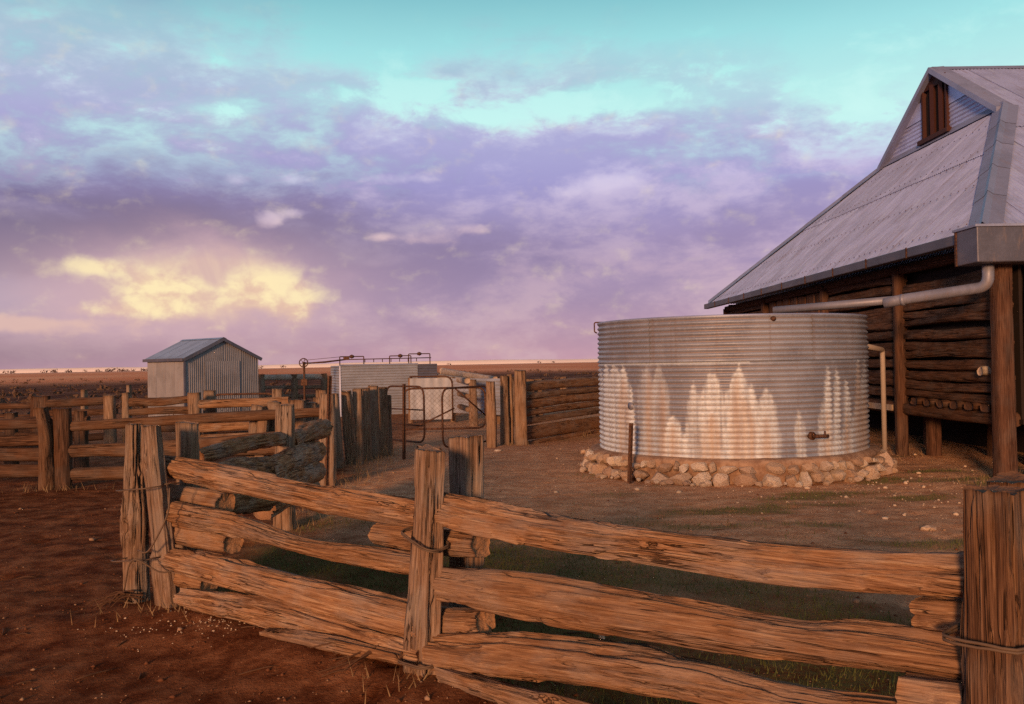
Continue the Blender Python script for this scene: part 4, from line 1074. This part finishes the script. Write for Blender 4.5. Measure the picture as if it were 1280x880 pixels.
make_left_fence()


def make_race():
    f = empty('log_fence', (-2.6, 12, 0), 'race of stacked bark covered logs held between post pairs beside the inner yard', 'log fence')
    prs = [(-2.432, 9.587, 0.000), (-2.656, 12.980, 0.000), (-2.775, 14.719, 0.000)]
    tp = [(-2.403, 9.590, 1.294), (-2.639, 12.900, 1.346), (-2.637, 14.300, 1.290)]
    post('post', prs[0], tp[0], .20, .16, W_GREY, f, 70, nu=40, nv=50, taper=.95)
    post('post', np.array(tp[1]) * (1, 1, 0), (-2.629, 12.900, 1.301), .22, .18, W_GREY, f, 71, nu=32, nv=40)
    post('post', np.array((-2.782, 15.641, 0.000)), (-2.808, 15.300, 1.261), .2, .16, W_GREY, f, 72, nu=28, nv=32, taper=.8)
    # logs laid along the race: chopped ends show by the second post pair
    def lg(p0, p1, r0, r1, seed, mat=W_BARK, **k):
        p0 = np.array(p0); p1 = np.array(p1); log('log', [(*p0, r0, r0), (*((p0 + p1) / 2 + (0, 0, .03)), (r0 + r1) / 2, (r0 + r1) / 2), (*p1, r1, r1)], mat, f, seed, nu=44, nv=70, rough=.08, sq=2.0, facet=.05, crack=.03, ledge=.010, **k)
    lg((-2.512, 7.200, 0.992), (-2.434, 9.900, 0.923), .13, .17, 73)
    lg((-2.453, 9.900, 0.846), (-2.360, 11.300, 0.925), .22, .26, 74)
    lg((-2.307, 8.400, 0.714), (-2.333, 10.700, 0.695), .24, .28, 75)
    lg((-2.341, 7.000, 0.837), (-2.339, 8.800, 0.697), .22, .28, 76)
    lg((-2.309, 8.400, 0.567), (-2.303, 10.500, 0.475), .24, .27, 77)
    lg((-2.444, 6.900, 0.611), (-2.138, 7.900, 0.565), .22, .24, 173)
    lg((-2.367, 8.600, 0.389), (-2.330, 10.400, 0.287), .26, .26, 174)
    # close set uprights up to the gate
    rs = np.random.RandomState(9)
    ups = [(447, 486, 15.6), (455, 488, 16.0), (464, 484, 16.3), (474, 483, 16.6), (480, 492, 17.0)]
    tops = [(-2.657, 15.600, 1.289), (-2.598, 16.000, 1.290), (-2.518, 16.400, 1.320), (-2.432, 16.900, 1.276), (-2.359, 17.100, 1.119)]
    for i, t in enumerate(tops):
        t = np.array(t); post('post', t * (1, 1, 0) + np.array([0, .1 * (i % 2), 0]), t, [.16, .17, .20, .22, .16][i], .16, W_GREY, f, 81 + i, nu=24, nv=30, taper=.9)
    wrap('wire_tie', np.array(prs[0]), .22, .18, (0, -1, 0), f, .42, 1, .0, 1)
make_race()


def picket(name, base, top, label, seed=0):
    b = np.array(base); t = np.array(top); ax = (t - b) / np.linalg.norm(t - b); b = b - ax * .2
    V = []
    for p in (b, t):
        for k in range(3):
            a = 2 * math.pi * k / 3 + .5
            d = np.array([math.cos(a), math.sin(a), 0]); s = np.array([-d[1], d[0], 0])
            V += [p + d * .004 + s * .0035, p + d * .034 + s * .0035, p + d * .034 - s * .0035, p + d * .004 - s * .0035]
    F = []
    for k in range(3):
        o = 4 * k
        F += [[o, o + 1, o + 13, o + 12], [o + 1, o + 2, o + 14, o + 13], [o + 2, o + 3, o + 15, o + 14], [o + 12, o + 13, o + 14, o + 15]]
    o = mk(name, V, F, RUST, None, origin=tuple(np.array(base))); o["label"] = label; o["category"] = "steel post"; o["group"] = "steel star pickets"
picket('star_picket', (1.593, 12.622, 0.000), (1.630, 12.600, 0.820), 'rusty steel star picket standing in front of the water tank')
picket('star_picket', (-2.590, 12.550, 0.057), (-2.510, 12.500, 1.554), 'tall dark steel star picket among the race posts left of the gate')
picket('star_picket', (-1.957, 16.200, -0.022), (-1.932, 16.200, 1.343), 'thin dark steel picket beside the open pipe gate')

# ------------------------------------------------------------------ back yards on the left
def make_back_fence():
    f = empty('log_fence', (-7, 18, 0), 'two rail log fence crossing in front of the small iron shed', 'log fence')
    for k, (t, w) in enumerate((((-9.314, 18.000, 1.204), .34), ((-7.881, 17.800, 1.199), .22), ((-7.637, 18.000, 1.235), .16), ((-6.293, 18.000, 1.209), .24), ((-6.191, 18.600, 1.236), .25), ((-4.853, 18.800, 1.237), .22), ((-9.886, 21.000, 1.250), .10), ((-10.116, 24.000, 1.289), .12))):
        t = np.array(t); post('post', t * (1, 1, 0), t, w, .2, W_GREY if k else W_BARN, f, 90 + k, nu=18, nv=20)
    rails_between(f, (-7.55, 18.0), (-6.35, 18.0), [(1.05, 1.10), (.84, .86), (.5, .5)], .15, W_DIMMED, 92)
    rails_between(f, (-6.15, 18.0), (-4.6, 18.1), [(.98, 1.0), (.52, .55), (.3, .32)], .17, W_RAIL, 93)
    rails_between(f, (-9.2, 18.0), (-7.95, 17.95), [(1.05, 1.1), (.86, .88), (.62, .6), (.4, .4)], .16, W_BARN, 94)  # darker barn wood on the left bays stands in for vignette
    rails_between(f, (-13.5, 18.2), (-9.4, 18.0), [(1.0, 1.02), (.75, .78), (.48, .5), (.25, .25)], .15, W_BARN, 95)
make_back_fence()
def make_yard_panels():
    f = empty('log_fence', (-11, 15.5, 0), 'low dark rail fence in the far left corner of the yards', 'log fence')
    for k, x in enumerate((-10.6, -8.6, -7.4)):
        post('post', (x, 15.6, 0), (x, 15.6, 1.0), .2, .2, W_BARN, f, 97 + k, nu=16, nv=16)
    rails_between(f, (-10.6, 15.6), (-7.4, 15.6), [.85, .6, .32], .14, W_BARN, 98)
make_yard_panels()
def make_far_fence():
    f = empty('rail_fence', (-9, 40, 0), 'distant pale railed stock yard fence right of the small shed', 'rail fence')
    for k, t in enumerate(((-10.468, 38.000, 1.377), (-9.099, 38.000, 1.351), (-7.863, 38.000, 1.360))):
        t = np.array(t); post('post', t * (1, 1, 0), t, .28, .25, W_GREY, f, 110 + k, nu=10, nv=8)
    a = np.array((-10.470, 38.000, 1.243)); b = np.array((-7.866, 38.000, 1.227))
    log('rail', [(*a, .2, .26), (*b, .2, .24)], W_PALE, f, 113, nu=10, nv=10)
    for dz in (.42, .8): log('rail', [(*(a - (0, 0, dz)), .15, .16), (*(b - (0, 0, dz)), .15, .16)], W_GREY, f, 114 + int(dz * 10), nu=10, nv=10)
make_far_fence()
def make_beam_fence():
    for nm, p, q, lb, posts in (
        ('rail_fence', (-4.698, 44.000, 1.222), (-1.195, 24.000, 1.223), 'pale top railed fence, inner of the two running away behind the gates', [.0, .35, .7, 1.0]),
        ('rail_fence', (-3.535, 46.000, 1.295), (-0.476, 25.000, 1.233), 'pale top railed fence, outer of the two running away behind the gates', [.0, .4, .75, 1.0])):
        p = np.array(p); q = np.array(q); f = empty(nm, tuple(q * (1, 1, 0)), lb, 'rail fence', 'pale railed race fences')
        log('rail', [(*p, .3, .34), (*q, .16, .15)], W_PALE, f, 120, nu=14, nv=20)
        for dz in (.4, .75): log('rail', [(*(p - (0, 0, dz)), .16, .16), (*(q - (0, 0, dz)), .14, .14)], W_GREY, f, 121, nu=12, nv=16)
        for k, t in enumerate(posts):
            c = p + (q - p) * t; post('post', c * (1, 1, 0) + np.array([.14, .1, 0]), c + np.array([.14, .1, -.02 + .05 * (k % 2)]), .24, .2, W_GREY, f, 125 + k, nu=12, nv=10)
make_beam_fence()


def make_tank_fence():
    f = empty('log_fence', (.2, 18.5, 0), 'stacked six rail log fence between the gate posts and the water tank', 'log fence')
    tops = [((-0.438, 18.000, 1.318), .20, 0), ((-0.173, 18.600, 1.414), .17, 0), ((-0.058, 18.750, 1.443), .12, 0), ((0.155, 18.450, 1.524), .26, 0)]
    for k, (t, w, _) in enumerate(tops):
        t = np.array(t); post('post', t * (1, 1, 0), t, w, .18, W_GREY, f, 130 + k, nu=28, nv=36)
    a = np.array((0.209, 18.627, 0.000)); b = np.array((2.05, 21.6, 0))
    ys = [(484, 475, .17), (497, 487, .14), (506, 496, .16), (517, 506, .13), (527, 515, .13), (545, 532, .22), (556, 546, .09)]
    d = (b - a) / np.linalg.norm(b - a)
    zA = [(0.313, 18.600, 1.176), (0.309, 18.600, 0.980), (0.306, 18.600, 0.817), (0.303, 18.600, 0.637), (0.299, 18.600, 0.474), (0.327, 18.600, 0.229), (0.780, 18.600, -0.008)]
    zB = [(1.998, 21.200, 1.202), (1.994, 21.200, 1.016), (1.991, 21.200, 0.848), (1.988, 21.200, 0.681), (1.984, 21.200, 0.513), (1.978, 21.200, 0.215), (1.974, 21.200, 0.029)]
    for i in range(7):
        z0, z1 = zA[i][2], max(zB[i][2], .05); h = (.19, .13, .17, .13, .14, .26, .12)[i]
        e = b + d * 1.2; z2 = z1 + (z1 - z0) * .35
        log('rail', [(*(a * (1, 1, 0) + (0, 0, z0)), .15, h), (*((a + b) / 2 * (1, 1, 0) + (0, 0, (z0 + z1) / 2 + .01)), .16, h), (*(b * (1, 1, 0) + (0, 0, z1)), .15, h * 1.05), (*(e * (1, 1, 0) + (0, 0, max(z2, .05))), .15, h)], (W_RAIL, W_GREY, W_RAIL)[i % 3], f, 140 + i, nu=28, nv=50, facet=.4)
    for u in (3.7,):
        c = a + d * u; post('post', c * (1, 1, 0) + np.array([.05, .12, 0]), c * (1, 1, 0) + np.array([.05, .12, 1.3]), .2, .18, W_GREY, f, 150, nu=16, nv=16)
    for k, t in enumerate(((0.493, 24.000, 1.254), (0.670, 24.300, 1.245), (1.698, 30.000, 1.201))):
        pass
make_tank_fence()
def make_yonder_stumps():
    for k, (t, lb) in enumerate((((0.510, 26.000, 1.195), 'left one of two short grey posts showing above the tank fence'), ((0.750, 26.400, 1.194), 'right one of two short grey posts showing above the tank fence'), ((1.782, 32.000, 1.140), 'lone stubby brown post on the flat beyond the tank fence'))):
        t = np.array(t); o = post('fence_post', t * (1, 1, 0), t, .26, .22, W_GREY, None, 155 + k, nu=14, nv=12)
        o["label"] = lb; o["category"] = "post"; o["group"] = "lone posts beyond the tank fence"
make_yonder_stumps()

# ------------------------------------------------------------------ gates
def pipe_gate(a, b, z0, z1, label, bars=(), brace=None, mesh=False, rad=.022, corners=.22, tall_end=None):
    """tubular stock gate in the vertical plane from ground point a (hinge) to b"""
    a = np.array([a[0], a[1], 0.]); b = np.array([b[0], b[1], 0.]); up = np.array([0, 0, 1.])
    g = empty('pipe_gate', tuple(a), label, 'gate', 'tubular steel yard gates')
    tube('gate_frame', bend([a + up * z0, a + up * z1, b + up * z1, b + up * z0, a + up * z0 + (b - a) * .001], corners, 6), rad, RUST, g, 10)
    for t in bars: tube('bar', [a + up * (z0 + (z1 - z0) * t), b + up * (z0 + (z1 - z0) * t)], rad * .7, RUST, g, 8)
    if brace:
        (t0, s0), (t1, s1) = brace
        tube('brace', [a + (b - a) * t0 + up * (z0 + (z1 - z0) * s0), a + (b - a) * t1 + up * (z0 + (z1 - z0) * s1)], rad * .8, RUST, g, 8)
    if mesh:
        parts = []; L = np.linalg.norm(b - a); H_ = z1 - z0; d = (b - a) / L
        for k in np.arange(.1, L + H_, .12):
            p0 = a + d * min(k, L) + up * (z0 + max(0, k - L)); p1 = a + d * max(0, k - H_) + up * (z0 + min(k, H_)); tube('x', [p0, p1], .0022, None, n=4, joinV=parts)
            p0 = a + d * (L - min(k, L)) + up * (z0 + max(0, k - L)); p1 = a + d * (L - max(0, k - H_)) + up * (z0 + min(k, H_)); tube('x', [p0, p1], .0022, None, n=4, joinV=parts)
        o = join('wire_mesh', parts, WIRE, g); o["kind"] = "stuff"
    return g
pipe_gate((-2.672, 19.234, 0.000)[:2], (-1.776, 18.170, 0.000)[:2], .12, 1.24, 'open four bar pipe gate swung inward beside the close set posts', bars=(.30, .58, ), rad=.020)
pipe_gate((-0.499, 18.600, 0.604)[:2], (-1.337, 17.200, 0.703)[:2], .10, 1.22, 'half open pipe gate with a diagonal brace hung on the tank fence posts', brace=((.72, .98), (.05, .45)), rad=.020)
pipe_gate((-2.638, 22.000, 0.443)[:2], (-0.667, 22.000, 0.405)[:2], .12, 1.10, 'closed mesh covered pipe gate behind the two open gates', brace=((.15, .05), (.62, .50)), mesh=True, rad=.024)
pipe_gate((-6.493, 19.600, 1.003)[:2], (-5.081, 19.600, 0.976)[:2], .30, 1.12, 'mesh covered pipe gate in front of the small iron shed', mesh=True, rad=.022, bars=())


def make_iron_screen():
    f = empty('iron_screen', (-2, 26.5, 0), 'two panel screen of pale sheet iron standing behind the pipe gates', 'sheet iron screen')
    p = np.array((-2.935, 26.000, 0.210)) * (1, 1, 0); q = np.array((-1.725, 26.000, 0.187)) * (1, 1, 0); d = (q - p) / np.linalg.norm(q - p); up = np.array([0, 0, 1.])
    sheet('plain_sheet', p + up * .10, d, up, np.linalg.norm(q - p), 0, 1.18, Z_PALE, f, (0, -1, 0), pitch=.25, amp=.006, nv=4)
    q2 = np.array((-1.725, 26.000, 0.187)) * (1, 1, 0); r = np.array((-0.032, 24.000, 0.274)) * (1, 1, 0); d2 = (r - q2) / np.linalg.norm(r - q2)
    sheet('corrugated_sheet', q2 + up * .28, up, d2, .98, 0, np.linalg.norm(r - q2), Z_PALE, f, (0, -1, 0), amp=.014, pitch=.1)
    for k, c in enumerate((p, q, r)):
        post('post', c + np.array([0, .12, 0]), c + np.array([0, .12, 1.30]), .14, .14, W_GREY, f, 160 + k, nu=10, nv=8)
    tube('edge_pipe', bend([q + (0, -.04, .05), q + (0, -.04, 1.33), p + (0, -.04, 1.33)], .25), .022, RUST, f, 8)
make_iron_screen()

# ------------------------------------------------------------------ small iron shed
def make_shed():
    c = np.array((-10.906, 30.320, 0.000)); th = R(-25)      # gable end faces a little to the right
    s = empty('iron_shed', tuple(c), 'small grey corrugated iron shed with bluish gable roof', 'shed')
    gx = np.array([math.cos(th) , -math.sin(th) * -1, 0]); gx = np.array([math.cos(R(49)), math.sin(R(49)), 0]); gy = np.array([-gx[1], gx[0], 0])
    Wd, Ln, He, Hr = 2.80, 2.5, 2.02, 2.68; up = np.array([0, 0, 1.])
    def gab(u): return He + (Hr - He) * (1 - abs(u - Wd / 2) / (Wd / 2))
    n = 4
    for i in range(n):   # gable wall sheets
        u0 = i * Wd / n; sheet('wall_sheet', c + gx * u0 - gy * (.004 * (i % 2)), gx, up, Wd / n + .02, 0, lambda q: gab(min(q + u0, Wd)), Z_SHED, s, -gy)
        sheet('wall_sheet', c + gy * Ln + gx * u0, gx, up, Wd / n + .02, 0, lambda q: gab(min(q + u0, Wd)), Z_SHED, s, gy)
    for i in range(4):
        u0 = i * Ln / 4
        sheet('wall_sheet', c + gy * u0 - gx * (.004 * (i % 2)), gy, up, Ln / 4 + .02, 0, He, Z_SHED, s, -gx)
        sheet('wall_sheet', c + gy * u0 + gx * Wd, gy, up, Ln / 4 + .02, 0, He, Z_SHED, s, gx)
    for sg in (0, 1):
        e = c + gx * (0 if sg == 0 else Wd) + up * He; rd = (gx * (Wd / 2) * (1 if sg == 0 else -1) + up * (Hr - He)); rl = np.linalg.norm(rd); rd /= rl
        nn = np.cross(gy, rd); nn = nn if nn[2] > 0 else -nn
        for i in range(4):
            u0 = -.1 + i * (Ln + .2) / 4; sheet('roof_sheet', e + gy * u0 + nn * (.03 + .004 * (i % 2)), gy, rd, (Ln + .2) / 4 + .02, -.12, rl, Z_SHEDROOF, s, nn)
        # barge strip on the gable end
        V = [e - gy * .12 + rd * -.12 + nn * .045, e - gy * .12 + rd * rl + nn * .045, e - gy * .12 + rd * rl - nn * .06, e - gy * .12 - rd * .12 - nn * .06,
             e - gy * .06 + rd * -.12 + nn * .045, e - gy * .06 + rd * rl + nn * .045, e - gy * .06 + rd * rl - nn * .06, e - gy * .06 - rd * .12 - nn * .06]
        mk('barge_board', V, [[0, 1, 2, 3], [7, 6, 5, 4], [0, 4, 5, 1], [3, 2, 6, 7], [0, 3, 7, 4], [1, 5, 6, 2]], Z_BOX, s)
    V = [c + gy * q + gx * (Wd / 2) + up * (Hr + .06) + k for q in (-.12, Ln + .12) for k in (gx * -.12 - up * .05, up * 0, gx * .12 - up * .05)]
    mk('ridge_cap', V, [[0, 1, 4, 3], [1, 2, 5, 4]], Z_SHEDROOF, s)
    boxes('corner_strip', [(c + up * He / 2 - gx * .012 - gy * .012, (.03, .03, He / 2), rotz(R(49)))], Z_BOX, s)
    boxes('fascia', [(c - gx * .13 + gy * Ln / 2 + up * (He - .035), (.012, Ln / 2 + .1, .05), rotz(R(49)))], Z_BOX, s)
    # sliding door leaf with its hasp
    dr = sheet('door', c + gx * .72 - gy * .035, gx, up, 1.35, .05, lambda q: 1.92, Z_SHED, s, -gy)
    boxes('hasp', [(c + gx * .78 - gy * .06 + up * 1.25, (.03, .015, .04), rotz(R(49)))], RUST, dr)
make_shed()

# ------------------------------------------------------------------ dip tank with spray pipes, pulley stand
def make_dip():
    a = np.array((-5.669, 30.000, 0.552)) * (1, 1, 0); b = np.array((-3.244, 31.000, 0.463)) * (1, 1, 0); d = (b - a) / np.linalg.norm(b - a); up = np.array([0, 0, 1.]); L = np.linalg.norm(b - a)
    nrm = np.array([-d[1], d[0], 0])
    t = empty('iron_tank', tuple((a + b) / 2), 'pale rectangular corrugated iron tank carrying the overhead pipes in the far yard', 'iron tank')
    H_ = 1.68
    for k, (u0, u1) in enumerate(((0, L * .56), (L * .56, L))):
        for z0, z1 in ((0, .84), (.84, H_)):
            sheet('side_sheet', a + d * (u0 - .02) + up * z0 - nrm * (.006 * (z0 > 0) + .004 * k), up, d, z1 - z0 + .02, 0, u1 - u0 + .04, Z_PALE, t, -nrm, pitch=.09, amp=.014)
    sheet('end_sheet', a, up, nrm, H_, 0, 1.6, Z_PALE, t, -d, pitch=.09, amp=.014); sheet('end_sheet', b, up, nrm, H_, 0, 1.6, Z_PALE, t, d, pitch=.09, amp=.014)
    sheet('side_sheet', a + nrm * 1.6, up, d, H_, 0, L, Z_PALE, t, nrm, pitch=.09, amp=.014)
    boxes('top_angle', [(a + d * L / 2 + up * (H_ + .02) - nrm * .01, (L / 2 + .03, .025, .02), rotz(math.atan2(d[1], d[0])))], Z_TRIM, t)
    boxes('corner_angle', [(a + up * H_ / 2 - d * .01, (.025, .025, H_ / 2), None)], Z_TRIM, t)
    # pipes
    p = empty('spray_pipework', tuple((a + b) / 2 + up * H_), 'row of thin pipe hoops and nozzles on top of the pale iron tank', 'pipework')
    for i, (x0, x1, z) in enumerate(((.05, .86, .30), (1.75, 2.5, .30), (3.2, 4.0, .34) if L > 4 else (2.42, 3.18, .36))):
        q = a + d * x0 + nrm * .3; r = a + d * x1 + nrm * .3
        tube('hoop', bend([q + up * H_, q + up * (H_ + z), r + up * (H_ + z), r + up * H_], .03), .018, RUST, p, 8)
        m_ = q * .5 + r * .5; tube('valve', [m_ + up * (H_ + z) - d * .07, m_ + up * (H_ + z), m_ + up * (H_ + z) + d * .07], [.04, .07, .04], RUST, p, 8)
    tube('main_pipe', [a + d * .05 + nrm * .3 + up * (H_ + .2), a + d * (L + .6) + nrm * .3 + up * (H_ + .22)], .016, RUST, p, 8)
    for u in np.arange(.9, L + .3, .3): tube('nozzle', [a + d * u + nrm * .3 + up * (H_ + .2), a + d * u + nrm * .3 + up * (H_ + .10)], .014, RUST, p, 6)
    # dark sheet box at the far right end
    c = b + d * .36 + up * 1.42; bx = empty('iron_box', tuple(c * (1, 1, 0)), 'dark blue grey sheet iron box at the right end of the pale tank', 'iron box')
    sheet('box_side', c - d * .33 - nrm * .02 - up * .25, up, d, .52, 0, .68, Z_BOX, bx, -nrm, pitch=.09, amp=.012)
    boxes('box_body', [(c + nrm * .35, (.32, .33, .24), rotz(math.atan2(d[1], d[0])))], Z_BOX, bx)
    for q in (-.28, .28): tube('stand_leg', [c + d * q + nrm * .3 - up * .2, c + d * q + nrm * .3 - up * 1.42], .04, RUST, bx, 8)
    # pulley stand
    w = np.array((-6.632, 29.000, 1.797)); s = empty('pulley_stand', tuple(w * (1, 1, 0)), 'spoked pulley wheel on a thin stand with a long drive shaft', 'pulley wheel')
    tube('stand', [w * (1, 1, 0), w - up * .02], .035, RUST, s, 8)
    an = np.linspace(0, 2 * np.pi, 28, endpoint=False); whl = tube('wheel_rim', np.stack([w[0] + .135 * np.cos(an), np.full(28, w[1] - .06), w[2] + .135 * np.sin(an)], -1), .017, RUST, s, 6, closed=True)
    parts = []
    for k in range(6):
        aa = k * math.pi / 3 + .2; tube('x', [w + (0, -.06, 0), w + np.array([.13 * math.cos(aa), -.06, .13 * math.sin(aa)])], .009, None, n=5, joinV=parts)
    join('spoke', parts, RUST, whl)
    tube('hub', [w + (0, -.1, 0), w + (0, .06, 0)], .035, RUST, s, 8)
    e = np.array((-5.389, 29.600, 1.864)); tube('drive_shaft', [w + (0, 0, -.02), w * .5 + e * .5 + (0, 0, -.02), e + (0, 0, .02)], [.02, .03, .022], RUST, s, 8)
    tube('drive_rod', [w + (0, 0, .08), e + (0, 0, .12)], .008, RUST, s, 6)
    boxes('bearing', [(e + (0, 0, .05), (.09, .06, .05), None)], RUST, s)
    boxes('counterweight', [(w - (0, 0, .62), (.10, .05, .10), None)], RUST, s)
make_dip()

# ------------------------------------------------------------------ loose rocks
def rock(pos, s, label, seed):
    rs = np.random.RandomState(seed); v = IV * rs.uniform(.7, 1.2, IV.shape) * np.asarray(s); p = np.array(pos)
    o = mk('rock', v + p + (0, 0, s[2] * .5 + hz(p[0], p[1])), IF.tolist(), STONE, None, origin=tuple(p + (0, 0, s[2] * .5))); o["label"] = label; o["category"] = "rock"; o["group"] = "loose stones"
rock((1.279, 16.639, -0.000), (.07, .06, .06), 'pale stone lying left of the tank plinth on the yard floor', 1)
rock((-0.306, 17.089, 0.000), (.09, .05, .03), 'pale stone against the foot of the gate post', 2)
rock((0.502, 5.456, -0.000), (.022, .02, .06), 'small upright stone on the grass behind the lowest front rail', 3)
rock((3.955, 8.747, 0.000), (.09, .05, .035), 'flat white stone on the yard near the right front post', 4)
rock((-2.631, 17.383, 0.000), (.06, .05, .05), 'white stone beneath the close set race posts', 5)
rock((-1.754, 5.947, 0.000), (.035, .03, .03), 'orange stone on red earth below the left lower rail', 6)
